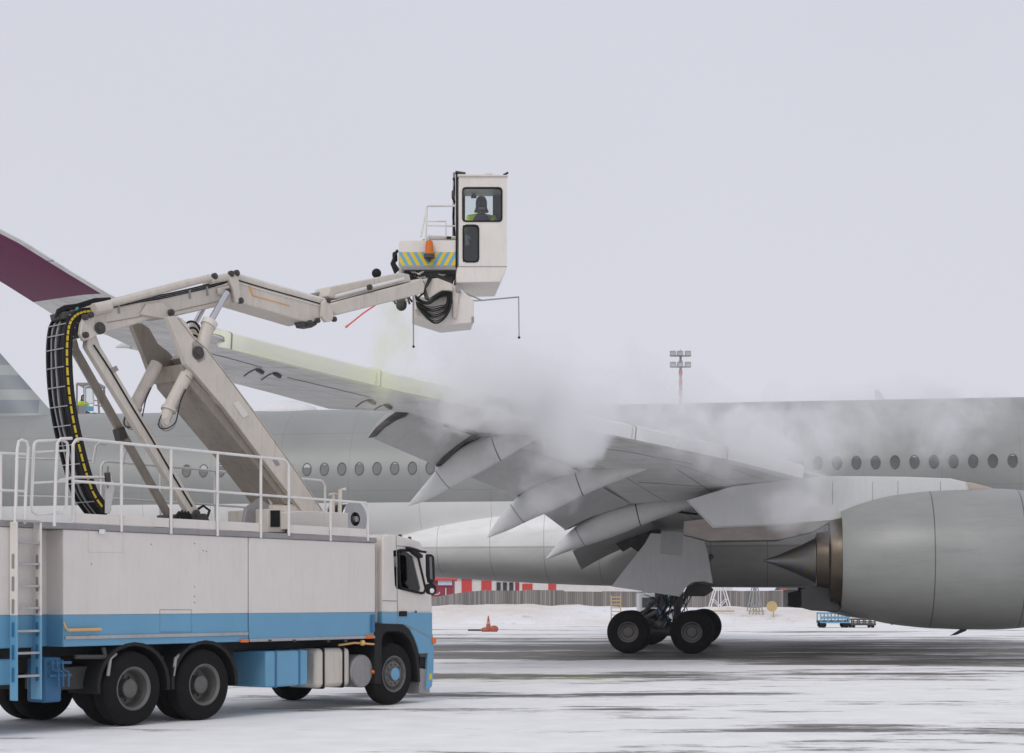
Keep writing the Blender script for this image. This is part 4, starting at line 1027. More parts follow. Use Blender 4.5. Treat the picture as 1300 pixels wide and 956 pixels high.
m = MB(); tbox(m, tf - .42, tf - .12, -.12, WB + .16, 1.75, 1.90); m.build('dashboard', 'cab_inside', truck, bevel=.04)
m = MB(); c = TP(531, 743, -.5); m.lathe([(0, .20), (.025, .21), (.025, .17), (0, .17), (0, .20)], c, (D * .8 + UP * -.5).normalized(), 24); m.tube([c, c + D * .25 - UP * .2], .03, 8); m.build('steering_wheel', 'black', truck)
tprism('driver_seat', [(509, 722), (515, 719), (519, 724), (521, 747), (510, 747)], -.3, -.8, 'cab_inside', bev=.04)
tprism('window_divider', [(515.5, 699), (517, 699), (518.5, 749), (517, 748.5)], -1.9, -1.95, 'cab_inside')
for line in ([(503, 680), (503.2, 700), (504.5, 770), (505, 792.5)], [(503, 693), (520, 694), (532, 697.5)], [(486, 762.5), (504, 763)], [(514, 793), (530, 800), (546, 809)]):
    m = MB(); m.tube([TP(x, y, .001) for x, y in line], .008, 6); m.build('door_seam', 'grey_trim', truck)
tprism('door_handle', [(506.5, 776), (516, 776), (516, 782.5), (506.5, 782.5)], .001, .018, 'black', bev=.004)
m = MB(); m.tube([TP(528, 776.5, .01), TP(528, 776.7, .02)], .02, 8); m.build('door_lock', 'machinery', truck)
m = MB(); m.tube([TP(515, 695.5, .03), TP(524, 697, .1), TP(534, 700, .2), TP(541, 701, .3)], .02, 8); m.build('mirror_arm', 'black', truck)
tprism('wind_deflector', [(516, 695), (524, 697.5), (533, 704), (534, 708), (529, 709), (521, 703)], .0, .07, 'plastic', bev=.02)
mir = tprism('wing_mirror', [(543.5, 703.5), (549, 703.5), (552, 707), (553, 735), (550, 741), (546, 740), (544, 730)], .33, .26, 'black', bev=.02)
tprism('mirror_glass', [(545, 707), (548, 707), (549, 736), (546, 735)], .332, .334, 'cab_glass', mir)
mir = tprism('wide_mirror', [(543, 742), (550, 740), (554.5, 744), (555, 752), (551, 755.5), (545, 754), (542, 748)], .33, .26, 'black', bev=.02)
m = MB(); p = TP(548, 750, .335); m.ball(p, .045, 8); m.build('mirror_glass', 'white_paint', mir)
m = MB(); m.tube([TP(552, 755, .25), TP(557, 754, .3), TP(558, 752, .3)], .01, 6); m.build('mirror_stay', 'white_paint', truck)
tprism('intake_stack', [(477, 684), (484.5, 680), (485, 790), (477, 792)], -.12, -.6, 'cream_boom', bev=.03)
for xx in (508, 520):
    m = MB(); p = TP(xx, 680.5 if xx < 510 else 683.5, -.5); m.ball(p, .035, 6); m.build('roof_lamp', 'machinery', truck)
# things bolted on the deck: equipment box, reel, turret
tprism('equipment_box', [(385, 648.5), (442, 651), (442, 674), (366, 672), (366, 650)], -.55, -1.3, 'cream', bev=.012)
c = TP(450, 659, -.95); hub = MB(); hub.lathe([(.05, .001), (.05, .05), (-.42, .05), (-.42, .001)], c, NR, 20); reel = hub.build('hose_reel', 'grey_trim', truck)
m = MB(); m.lathe([(.02, .12), (.02, .30), (0, .31), (-.02, .30), (-.02, .12)], c, NR, 40); m.build('reel_flange', 'alu', reel)
m = MB(); m.lathe([(.02 - .4, .12), (.02 - .4, .30), (-.4, .31), (-.42, .30), (-.42, .12)], c, NR, 40); m.build('reel_flange', 'alu', reel)
m = MB(); m.lathe([(-.04, .05), (-.04, .22), (-.08, .26), (-.34, .26), (-.38, .22), (-.38, .05)], c, NR, 32); m.build('wound_hose', 'hose', reel)
m = MB(); m.tube([TP(423, 668, -.8), TP(423, 628, -.8)], .03, 8); m.tube([TP(418, 628, -.8), TP(424, 627, -.8), TP(431, 628, -.8)], .02, 8); m.tube([TP(431, 665, -.7), TP(432, 622, -.7), TP(438, 621.5, -.7)], .035, 8); m.build('reel_bracket', 'cream_boom', truck)
# turret and boom
BP = Vector((-3.82, 26.57, 0)); BA = R(48); E = Vector((math.cos(BA), math.sin(BA), 0)); NB = Vector((math.sin(BA), -math.cos(BA), 0))
def BX(x, y, w=0.0): return on_plane(x, y, BP + NB * w, NB)
def smooth_path(P, n=5):
    out = []
    for i in range(len(P) - 1):
        a, b_, c_, d = P[max(0, i - 1)], P[i], P[i + 1], P[min(len(P) - 1, i + 2)]
        for k in range(n):
            t = k / n; out.append(tuple(.5 * (2 * q + (r_ - p) * t + (2 * p - 5 * q + 4 * r_ - v) * t * t + (-p + 3 * q - 3 * r_ + v) * t ** 3) for p, q, r_, v in zip(a, b_, c_, d)))
    return out + [P[-1]]
def bprism(name, pts, w0, w1, mat='cream_boom', parent=truck, bev=.012, ref=None):
    """side outline measured at lateral offset ref (default w0), built from w0 back to w1"""
    ref = w0 if ref is None else ref
    m = MB(); m.prism([BX(x, y, ref) + NB * (w0 - ref) for x, y in pts], NB * (w1 - w0)); return m.build(name, mat, parent, bevel=bev)
def btube(name, pts, r, mat, w=0.0, parent=truck, n=12, r2=None, shift=0.0):
    m = MB(); m.tube([BX(p[0], p[1], p[2] if len(p) > 2 else w) + NB * shift for p in pts], r, n, r2=r2); return m.build(name, mat, parent)
def pin(x, y, w, r=.06, ln=.05, mat='machinery', parent=truck):
    m = MB(); c = BX(x, y, w); m.lathe([(0, .001), (0, r), (ln, r), (ln, r * .55), (ln + .02, r * .5), (ln + .02, .001)], c, NB, 20); m.build('hinge_pin', mat, parent)
c = BX(357, 690, -.0); m = MB(); m.lathe([(-.02, .55), (.30, .55), (.32, .50), (.50, .48), (.52, .42), (.52, .001)], Vector((c.x, c.y, ZT + .09)), UP, 48); tur = m.build('turret', 'cream_boom', truck)
bprism('turret_cheek', [(313, 645), (330, 632), (341, 640), (344, 676), (308, 676)], .30, .22, 'grey_trim')
bprism('turret_cheek', [(340, 646), (358, 646), (362, 650), (362, 676), (340, 676)], .60, -.42, 'cream_boom')
bprism('turret_opening', [(343.5, 648), (355.5, 648), (355.5, 669), (343.5, 669)], .606, .601, 'black', bev=0)
bprism('turret_bracket', [(384, 650), (415, 652), (416, 676), (380, 676)], .50, .38)
bprism('turret_bracket', [(384, 650), (415, 652), (416, 676), (380, 676)], -.38, -.50)
# main arm: two cheeks and an underside plate
ck = [(213, 402), (226, 401), (236, 408), (247, 428), (262, 440), (285, 470), (322, 520), (372, 590), (412, 650), (384, 650), (330, 578), (285, 518), (246, 472), (236, 462), (229, 442)]
bprism('main_arm', ck, .52, .41)
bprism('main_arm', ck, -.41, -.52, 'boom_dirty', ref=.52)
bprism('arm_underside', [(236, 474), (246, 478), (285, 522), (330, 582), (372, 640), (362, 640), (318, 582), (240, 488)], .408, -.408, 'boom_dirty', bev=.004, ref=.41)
bprism('arm_top_plate', [(262, 444), (282, 470), (322, 522), (366, 584), (362, 590), (318, 530), (276, 474), (256, 450)], .405, -.405, 'cream_boom', bev=.004, ref=.41)
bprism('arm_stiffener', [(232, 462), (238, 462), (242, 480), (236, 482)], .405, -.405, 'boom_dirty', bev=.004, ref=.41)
btube('arm_conduit', [(296, 560, .1), (330, 606, .1), (345, 640, .1)], .025, 'rail_paint'); btube('arm_conduit', [(306, 560, -.05), (340, 606, -.05), (352, 640, -.05)], .025, 'rail_paint')
bprism('conduit_box', [(290, 540), (300, 536), (308, 546), (298, 552)], .12, .0, 'cream')
# parallel levelling rods
bprism('levelling_beam', [(111, 430), (121, 422), (128, 440), (258, 657), (243, 658), (230, 636), (110, 440)], .22, .10)
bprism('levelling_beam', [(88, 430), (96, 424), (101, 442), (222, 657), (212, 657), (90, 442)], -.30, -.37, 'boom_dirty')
bprism('beam_foot', [(236, 652), (262, 652), (270, 668), (232, 668)], .25, -.5, 'machinery')
pin(248, 652, .22); btube('service_hose', [(222, 660, .1), (232, 648, .1), (246, 650, .1), (258, 642, .15), (266, 648, .15), (262, 660, .15)], .022, 'hose')
for k in range(4): btube('service_hose', [(222 + 4 * k, 657, .25), (227 + 4 * k, 650, .25), (234 + 3 * k, 658, .25)], .02, 'hose')
# head link at the tail of the upper arm
bprism('tail_link', [(104, 410), (109, 400), (118, 400), (125, 424), (117, 430), (107, 433), (102, 424)], .30, .22)
bprism('tail_link', [(104, 410), (109, 400), (118, 400), (125, 424), (117, 430), (107, 433), (102, 424)], -.22, -.30, ref=.30)
for x, y in ((107, 403), (114, 400), (107.5, 425.5)): pin(x, y, .30, .045)
# upper arm
ua = [(110, 402), (120, 396), (178, 384), (200, 381), (276, 364), (294, 360), (302, 368), (300, 379), (290, 386), (216, 403), (203, 401), (162, 415), (119, 426), (110, 424)]
up_arm = bprism('upper_arm', ua, .26, -.26, bev=.02)
bprism('pivot_plate', [(178, 399), (186, 386), (205, 383), (216, 392), (217, 402), (208, 405)], .30, .262, parent=up_arm)
pin(125, 417, .27, .09, parent=up_arm); bprism('pivot_lug', [(117, 412), (122, 408), (133, 410), (134, 420), (124, 424), (117, 420)], .30, .262, parent=up_arm); pin(216, 397, .30, .05, parent=up_arm)
btube('levelling_rod', [(133, 387, .30), (150, 383, .30), (266, 352.5, .30)], .055, 'cream_boom'); btube('levelling_rod', [(133, 387, .30), (150, 383, .30), (266, 352.5, .30)], .055, 'cream_boom', shift=-.5)
btube('rod_sleeve', [(119, 393, .30), (139, 389, .30)], .09, 'cream_boom'); btube('rod_sleeve', [(266, 356, .28), (298, 350, .28)], .06, 'cream_boom')
bprism('elbow_plate', [(289, 350), (299, 346), (303, 352), (307, 384), (299, 384), (296, 366)], .34, .27); bprism('elbow_plate', [(289, 350), (299, 346), (303, 352), (307, 384), (299, 384), (296, 366)], -.27, -.34, ref=.34)
bprism('elbow_lug', [(277, 366), (291, 362), (293, 374), (287, 377), (279, 374)], .33, .27)
for x, y in ((271, 351), (292, 348), (299, 347), (304, 382)): pin(x, y, .30, .05)
pin(288, 370, .33, .045)
# hoses, clips and weld beads along the boom
for k in range(3): btube('boom_hose', [(x, y - 2.2 * k, .18 - .1 * k) for x, y in smooth_path([(122, 396), (150, 389.5), (180, 383), (210, 378), (250, 369), (280, 361), (292, 356)], 4)], .014, 'hose', parent=up_arm, n=6)
for x, y in ((150, 394), (240, 375), (262, 371)): bprism('hose_clip', [(x, y - 7), (x + 2.2, y - 7.6), (x + 3, y + 4), (x + .6, y + 4.4)], .275, .262, 'grey_trim', parent=up_arm, bev=.003)
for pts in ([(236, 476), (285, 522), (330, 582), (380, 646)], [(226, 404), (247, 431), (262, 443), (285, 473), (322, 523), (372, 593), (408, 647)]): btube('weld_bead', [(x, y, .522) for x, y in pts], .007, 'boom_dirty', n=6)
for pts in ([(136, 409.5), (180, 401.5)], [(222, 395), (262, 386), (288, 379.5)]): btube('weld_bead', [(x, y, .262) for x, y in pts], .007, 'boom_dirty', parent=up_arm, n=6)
bprism('access_cover', [(296, 512), (303, 509), (316, 527), (309, 531)], .532, .52, 'cream', bev=.004); bprism('data_plate', [(346, 584), (351, 582), (356, 590), (351, 592)], .526, .52, 'grey_trim', bev=0)
btube('boom_hose', [(x, y, .23) for x, y in smooth_path([(119, 438), (140, 470), (165, 512), (192, 556), (222, 607), (244, 643)], 4)], .013, 'hose', n=6)
btube('boom_hose', [(x, y, -.2) for x, y in smooth_path([(213, 470), (232, 498), (262, 540), (300, 590), (330, 630)], 4)], .018, 'hose', n=6)
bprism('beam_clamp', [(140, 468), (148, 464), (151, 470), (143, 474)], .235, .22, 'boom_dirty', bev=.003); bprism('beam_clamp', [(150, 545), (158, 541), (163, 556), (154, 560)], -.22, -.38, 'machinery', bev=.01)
# elbow (jib) arm
ja = [(300, 352), (308, 350), (411, 381), (414, 388), (412, 400), (402, 408), (391, 410), (300, 383), (296, 372)]
jib = bprism('jib_arm', ja, .26, -.26, bev=.02)
btube('jib_rod', [(303, 350, .2), (411, 381, .2)], .035, 'rail_paint', parent=jib); btube('jib_rod', [(303, 350, .2), (411, 381, .2)], .035, 'rail_paint', parent=jib, shift=-.4)
btube('orange_mark', [(317, 362, .265), (321, 375, .265)], .022, 'ochre', parent=jib, n=6); btube('orange_mark', [(321, 375, .265), (368, 388, .265)], .009, 'ochre', parent=jib, n=6)
bprism('wrist_link', [(410, 384), (414, 380), (419, 383), (425, 404), (420, 408), (414, 409), (409, 402)], .34, .27); bprism('wrist_link', [(410, 384), (414, 380), (419, 383), (425, 404), (420, 408), (414, 409), (409, 402)], -.27, -.34, ref=.34)
for x, y in ((415, 382), (423, 405.5), (392, 410), (402, 407)): pin(x, y, .30, .045)
for k in range(2): btube('boom_hose', [(x, y + 3 * k, .268) for x, y in smooth_path([(303, 356), (340, 367), (380, 378), (408, 386)], 4)], .010, 'rail_paint' if k else 'hose', parent=jib, n=6)
bprism('jib_foot', [(384, 408), (396, 410), (402, 407), (403, 412), (396, 416), (387, 415)], .27, .05, 'machinery', parent=jib, bev=.01)
bprism('jib_foot', [(300, 345), (304, 349), (306, 372), (300, 368)], .20, -.2, 'machinery', parent=jib, bev=.01)
# fore arm (telescopic)
fa = [(419, 386), (430, 382), (522, 358), (536, 353), (540, 362), (538, 372), (520, 377), (428, 400), (421, 396)]
fore = bprism('fore_arm', fa, .22, -.22, bev=.02)
bprism('arm_cover', [(416, 376), (419, 364), (508, 346), (520, 348), (522, 357), (430, 380)], .16, -.22, parent=fore, bev=.02)
btube('tele_rod', [(426, 376, .2), (468, 365, .2), (512, 354, .2)], .028, 'rail_paint', parent=fore); pin(468, 365, .22, .05, parent=fore)
btube('return_pipe', [(394, 375, -.1), (412, 371, -.1), (422, 368, -.1)], .03, 'grey_trim', parent=fore)
m = MB(); m.ball(BX(478, 347, -.25), .085, 10); m.build('arm_lamp', 'black', fore)
# hydraulic cylinders
def cyl(name, a, b_, r, mat='cream_boom', w=0.0):
    o = btube(name, [(*a, w), (*b_, w)], r, mat, n=20); return o
cf = cyl('elbow_cylinder', (254, 448), (265, 412), .105, w=.42); btube('piston_rod', [(265, 412, .42), (288, 371, .42)], .05, 'chrome', parent=cf, n=16); pin(250, 448, .50, .10, parent=cf)
m = MB(); m.lathe([(0, .001), (0, .125), (.09, .125), (.09, .001)], BX(264, 414, .42), (BX(266, 410, .42) - BX(264, 414, .42)), 20); m.build('cylinder_gland', 'cream', cf)
bprism('cylinder_bracket', [(243, 434), (250, 430), (259, 440), (262, 456), (252, 462), (243, 452)], .52, .475, parent=cf)
cg = cyl('elbow_cylinder', (240, 450), (247, 412), .09, w=-.42)
btube('piston_rod', [(247, 412, -.42), (268, 372, -.42)], .045, 'chrome', parent=cg, n=16)
for q_ in ([(233, 430), (233, 417), (239, 409), (247, 409), (253, 416), (255, 424)], [(236, 436), (236, 424), (241, 417), (248, 417), (253, 424)], [(238, 442), (239, 432), (244, 426), (250, 427), (253, 433)]):
    btube('pressure_hose', [(x, y, .30) for x, y in smooth_path(q_, 5)], .017, 'hose', n=8)
btube('green_band', [(228, 405, .25), (232, 416, .25)], .04, 'green_tape')
for w, dx, dy in ((.36, 0, 0), (-.12, -44, -2)):
    lc = cyl('lift_cylinder', (243 + dx, 464 + dy), (214 + dx, 520 + dy), .10, w=w)
    btube('cylinder_end', [(214 + dx, 520 + dy, w), (209 + dx, 534 + dy, w)], .09, 'cream_boom', parent=lc); m = MB(); m.ball(BX(208 + dx, 537 + dy, w), .09, 8); m.build('rod_eye', 'cream_boom', lc)
    for q_ in (0, 1): hp = smooth_path([(234 + dx + 2 * q_, 494 + dy), (229 + dx, 510 + dy), (226 + dx, 524 + dy), (222 + dx, 540 + dy - 3 * q_), (212 + dx, 547 + dy - 3 * q_), (203 + dx, 543 + dy), (200 + dx + 2 * q_, 536 + dy), (205 + dx, 527 + dy)], 4); btube('pressure_hose', [(x, y, w + .1 + .03 * q_) for x, y in hp], .009, 'hose' if q_ else 'grey_trim', parent=lc, n=6)
    pin(208 + dx, 537 + dy, w + .06, .075, .05, 'cream_boom', lc); m = MB(); m.lathe([(0, .001), (0, .12), (.05, .12), (.05, .001)], BX(215 + dx, 518 + dy, w), (BX(212 + dx, 526 + dy, w) - BX(215 + dx, 518 + dy, w)), 20); m.build('cylinder_gland', 'cream_boom', lc)
# energy chain
pathc = [(108, 399), (96, 400), (86, 404), (79, 413), (76, 428), (75, 450), (76, 480), (79, 510), (84, 540), (91, 570), (99, 600), (109, 628), (126, 652)]
sp_ = smooth_path(pathc); CW = .23
P3 = [BX(x, y, 0) for x, y in sp_]
def chain_strip(w0, w1, th, name, mat, parent, off=0.0):
    m = MB(); rr = []
    for i, p in enumerate(P3):
        d = (P3[min(i + 1, len(P3) - 1)] - P3[max(i - 1, 0)]).normalized(); o_ = NB.cross(d).normalized()   # outward side
        rr.append([p + NB * w0 + o_ * (off + th / 2), p + NB * w1 + o_ * (off + th / 2), p + NB * w1 + o_ * (off - th / 2), p + NB * w0 + o_ * (off - th / 2)])
    m.loft(rr); return m.build(name, mat, parent, smooth=30)
chain = chain_strip(CW, CW - .035, .15, 'cable_chain', 'plastic', truck)
chain_strip(-CW, -CW + .035, .15, 'chain_side', 'plastic', chain)
chain_strip(CW - .04, -CW + .04, .02, 'chain_bed', 'black', chain, .0)
for k, (wv, r, mt) in enumerate(((.13, .028, 'hose'), (.06, .034, 'hose'), (-.02, .022, 'grey_trim'), (-.08, .03, 'hose'), (-.14, .022, 'steel'))):
    for s_ in (1, -1):
        m = MB(); m.tube([p + NB * (wv + .01 * math.sin(i * .4 + k)) + (NB.cross((P3[min(i + 1, len(P3) - 1)] - P3[max(i - 1, 0)]).normalized())).normalized() * .035 * s_ for i, p in enumerate(P3)], r, 8); m.build('chain_hose', mt, chain)
m = MB(); dd = []
for i in range(0, len(P3) - 1, 4):
    m = MB(); a, b_ = P3[i], P3[i + 1]; d = (b_ - a).normalized(); o_ = NB.cross(d).normalized()
    for s_ in (1, -1):
        m2 = MB(); m2.tube([a + NB * CW + o_ * .078 * s_, a - NB * CW + o_ * .078 * s_], .009, 6); m2.build('chain_bar', 'alu', chain)
for i in range(2, len(P3) - 3, 2):
    a, b_ = P3[i], P3[i + 2]; L_ = b_ - a; d = L_.normalized(); o_ = NB.cross(d).normalized()
    m2 = MB(); q0 = a.lerp(b_, .08); q1 = a.lerp(b_, .88); m2.beam(q0 + NB * (CW + .006) - o_ * .02, q1 + NB * (CW + .006) - o_ * .02, .03, .03, NB, .012); m2.build('yellow_link', 'yellow', chain, smooth=0)
for k in range(5):
    btube('supply_hose', [(104 + k, 408 + 2 * k, -.1 + .05 * k), (99, 402 - k, -.1 + .05 * k), (92 - 2 * k, 398 - 1.2 * k, -.1 + .05 * k), (84 - 3 * k, 401, -.1 + .05 * k), (78, 408, -.1 + .05 * k)] if k % 2 else [(70, 404, .1), (73, 398 - k, .1), (82, 393 - k, .1), (98, 391 - k, .1), (120, 384 - k, .12), (140, 379, .12)], .02, 'hose')
bprism('chain_mount', [(80, 396), (112, 392), (114, 400), (104, 428), (95, 430), (94, 408), (82, 404)], .18, -.18, 'machinery')
btube('green_band', [(95, 393, .1), (99, 391.5, .1)], .03, 'green_tape')
btube('valve_rail', [(76, 610, .3), (96, 606, .3), (132, 606, .3)], .022, 'cream'); btube('valve_rail', [(136, 600, .3), (137, 612, .3)], .045, 'machinery')
m = MB(); m.tube([BX(137, 592, .3), BX(137, 620, .3)], .015, 6); m.build('lever', 'grey_trim', truck)
bprism('lever_foot', [(131, 604), (142, 604), (146, 620), (140, 652), (134, 652), (134, 618)], .25, .22, 'rail_paint')
for pts in ([(118, 588), (122, 566), (126, 563), (134, 564)], [(155, 592), (159, 572), (162, 568)]):
    btube('bent_rail', [(x, y, -.6) for x, y in pts], .02, 'rail_paint')

# ------------------------------------------------------------------ boom head: turning joint, pump body, operator cabin
CA = R(5); EX = Vector((math.cos(CA), math.sin(CA), 0)); NC = Vector((math.sin(CA), -math.cos(CA), 0)); C0 = at(611, 300, 30.2)
def CX(x, y, w=0.0): return on_plane(x, y, C0 + NC * w, NC)
def cprism(name, pts, w0, w1, mat='cream', parent=truck, bev=.01, smooth=30):
    m = MB(); m.prism([CX(x, y, w0) for x, y in pts], NC * (w1 - w0)); return m.build(name, mat, parent, bevel=bev, smooth=smooth)
def ctube(name, pts, r, mat, parent=truck, n=8):
    m = MB(); m.tube([CX(*p) for p in pts], r, n); return m.build(name, mat, parent)
def rrect(x0, y0, x1, y1, r, n=5):
    out = []
    for cx, cy, a0 in ((x1 - r, y0 + r, -90), (x1 - r, y1 - r, 0), (x0 + r, y1 - r, 90), (x0 + r, y0 + r, 180)):
        for k in range(n + 1): a = R(a0 + 90 * k / n); out.append((cx + r * math.cos(a), cy + r * math.sin(a)))
    return out
DEP = -1.45
# walls as strips round the openings
m = MB()
def crect(m, x0, y0, x1, y1, w0, w1, ref=0.0):
    P = [CX(x, y, ref) + NC * (w0 - ref) for x, y in ((x0, y0), (x1, y0), (x1, y1), (x0, y1))]; m.prism(P, NC * (w1 - w0))
for r_ in ((582.5, 222.5, 643.5, 238.5), (582.5, 238.5, 587.5, 338), (637, 238.5, 643.5, 338), (587.5, 281, 637, 286), (607.5, 286, 637, 338), (587.5, 332.5, 607.5, 338)):
    crect(m, *r_, 0, -.04)
cabin = m.build('operator_cabin', 'cream', truck, smooth=0)
m = MB(); W0 = CX(582.5, 300, 0); 
for xa in (582.5, 642.8):   # side walls
    if xa < 600: crect(m, 582.5, 222.5, 583.1, 236, -.041, DEP); crect(m, 582.5, 236, 583.1, 290, -.041, -.25); crect(m, 582.5, 236, 583.1, 290, -1.2, DEP); crect(m, 582.5, 290, 583.1, 338, -.041, DEP)
    else: crect(m, 642.8, 222.5, 643.4, 338, -.041, DEP)
m.build('side_wall', 'cream', cabin, smooth=0)
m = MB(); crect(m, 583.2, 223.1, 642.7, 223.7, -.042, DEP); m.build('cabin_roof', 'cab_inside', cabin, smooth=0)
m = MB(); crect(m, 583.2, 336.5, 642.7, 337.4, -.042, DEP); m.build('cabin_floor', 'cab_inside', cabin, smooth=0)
m = MB()      # far wall with the big windscreen
crect(m, 577.8, 248.2, 590.5, 356, DEP, DEP + .03, DEP); crect(m, 625.5, 248.2, 634.8, 356, DEP, DEP + .03, DEP); crect(m, 590.5, 312, 625.5, 356, DEP, DEP + .03, DEP)
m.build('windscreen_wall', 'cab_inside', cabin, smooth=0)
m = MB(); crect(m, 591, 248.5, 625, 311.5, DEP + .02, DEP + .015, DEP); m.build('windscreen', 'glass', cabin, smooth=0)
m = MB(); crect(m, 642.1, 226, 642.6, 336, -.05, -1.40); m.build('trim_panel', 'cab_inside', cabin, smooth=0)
def seal(x0, y0, x1, y1, r, name, gm):
    a = [CX(x, y, .0) for x, y in rrect(x0 - .9, y0 - .9, x1 + .9, y1 + .9, r + .9)]; b_ = [CX(x, y, .0) for x, y in rrect(x0 + 1.0, y0 + 1.0, x1 - 1.0, y1 - 1.0, r)]
    m = MB(); n = len(a); f = NC * .012
    m.add(a + [p + f for p in a] + [p + f for p in b_] + [p - f * 2 for p in b_], [(k, (k + 1) % n, n + (k + 1) % n, n + k) for k in range(n)] + [(n + k, n + (k + 1) % n, 2 * n + (k + 1) % n, 2 * n + k) for k in range(n)] + [(2 * n + k, 2 * n + (k + 1) % n, 3 * n + (k + 1) % n, 3 * n + k) for k in range(n)])
    o = m.build(name + '_seal', 'black', cabin, smooth=30)
    m = MB(); m.prism([p - NC * .015 for p in [CX(x, y, 0) for x, y in rrect(x0 + .6, y0 + .6, x1 - .6, y1 - .6, r)]], NC * -.006); m.build(name, gm, cabin, smooth=0)
seal(587.5, 238.5, 637, 281, 4, 'rear_window', 'glass'); seal(588, 286, 607.5, 332.5, 5, 'lower_window', 'glass_dark')
cprism('cabin_skirt', [(581, 338.3), (643.6, 338.3), (641.5, 345), (635.5, 358), (579.5, 359), (579, 350)], .004, DEP, 'cream', cabin, bev=.012)
cprism('skirt_seam', [(581, 338), (643.6, 338), (643.6, 338.8), (581, 338.8)], .010, -.0, 'grey_trim', cabin, bev=0)
cprism('roof_cap', [(581, 221), (645, 222), (645, 223.4), (581, 223.4)], .04, DEP - .04, 'cream', cabin, bev=.006)
cprism('roof_vent', [(616, 219.5), (625, 219.5), (626, 221.5), (615, 221.5)], -.4, -.7, 'cream', cabin)
ctube('antenna', [(639, 222, -.1), (642, 221, -.1), (645, 219, -.1)], .02, 'black', cabin)
cprism('inside_mirror', [(600, 243), (603, 243), (603, 246.5), (605, 249), (605, 251), (598, 251), (598, 249), (600, 246.5)], -1.28, -1.33, 'cab_inside', cabin, bev=0)
cprism('door_edge', [(578, 222), (583, 222), (582, 357), (579, 357)], -.10, -.16, 'cream', cabin, bev=.006)
ctube('edge_post', [(576.5, 219, -.3), (576, 260, -.3), (575.5, 303, -.3)], .022, 'grey_trim', cabin); ctube('edge_post', [(580, 219, -.05), (580, 290, -.05), (579.5, 340, -.05)], .02, 'black', cabin)
ctube('edge_cap', [(578, 219, -.1), (591, 221, -.1)], .035, 'machinery', cabin)
for pts in ([(575.6, 226, -.2), (578, 232, -.2), (576, 246, -.2), (575, 252, -.2), (578, 258, -.2)], [(576, 262, -.2), (575.5, 276, -.2), (577, 300, -.2)]): ctube('cable', pts, .022, 'black', cabin)
cprism('work_lamp', [(573.5, 241), (577.5, 241), (577.5, 251), (573.5, 251)], -.15, -.25, 'machinery', cabin, bev=.02)
# pump body with chevrons
body = cprism('pump_body', [(507, 306.5), (509, 305), (580, 304.5), (582, 306.5), (582, 340.5), (580, 342), (510, 341.5), (506.5, 339)], -.06, -1.0, 'cream', bev=.03)
pl = cprism('warning_panel', [(506.6, 320), (582, 320), (582, 337), (506.6, 337)], -.056, -.062, 'sign_blue', body, bev=0)
m = MB(); per = 9.6; xc = 543.5; h = 17; k_ = 9.5
def clip(poly, xmax):
    out = []
    for i in range(len(poly)):
        a = poly[i]; b_ = poly[(i + 1) % len(poly)]
        if a[0] <= xmax: out.append(a)
        if (a[0] <= xmax) != (b_[0] <= xmax): f = (xmax - a[0]) / (b_[0] - a[0]); out.append((xmax, a[1] + (b_[1] - a[1]) * f))
    return out
for k in range(-2, 5):
    p = [(k * per, 0), (k * per + per / 2, 0), (k * per + per / 2 + k_, h), (k * per + k_, h)]
    p = [(-x, y) for x, y in clip([(-x, y) for x, y in p], 0)]
    if len(p) < 3: continue
    p = clip(p, 36.6)
    if len(p) < 3: continue
    for s_ in (1, -1): m.prism([CX(xc + s_ * x, 337 - y, -.053) for x, y in p], NC * -.003)
m.build('yellow_chevron', 'yellow', body, smooth=0)
cprism('body_sill', [(507, 337.3), (582, 337.3), (581, 342.5), (511, 342.5)], -.05, -1.0, 'grey_trim', body)
lens = MB(); c = CX(545, 323, .02); lens.lathe([(0, .001), (0, .085), (.24, .065), (.26, .04), (.26, .001)], c, UP, 24); lens.build('beacon_lens', 'amber', body)
m = MB(); m.lathe([(-.12, .03), (-.08, .03), (-.07, .10), (0, .10), (.005, .001)], c, UP, 24); m.box(c + Vector((0, 0, -.1)) - NC * .04, (.05, .12, .04)); m.build('beacon_base', 'machinery', body)
# rails on top of the body
gz = [( [(540.5, 305, -.15), (541.5, 262, -.15), (543, 261, -.15), (578, 261.5, -.15)], .02), ([(542, 281, -.15), (566, 280.5, -.15), (566, 301, -.15)], .016), ([(541, 286, -.15), (578, 287, -.15)], .016), ([(543.5, 305, -.15), (543.5, 299, -.15), (578, 301, -.15)], .018),
      ([(534, 301, -.9), (541.5, 262, -.9), (578, 261.5, -.9)], .018), ([(537, 281, -.9), (566, 281, -.9)], .014), ([(541.5, 262, -.15), (541.5, 262, -.9)], .016), ([(534.5, 301, -.15), (538, 281, -.15), (541.5, 262, -.15)], .016)]
for pts, r_ in gz: ctube('platform_rail', pts, r_, 'rail_paint', body)
cprism('platform_deck', [(543, 300.5), (580, 301), (580, 304.6), (536, 304)], -.2, -.95, 'cream', body); cprism('tool', [(567, 300), (573, 300), (573, 302), (567, 302)], -.05, -.15, 'black', body, bev=.01)
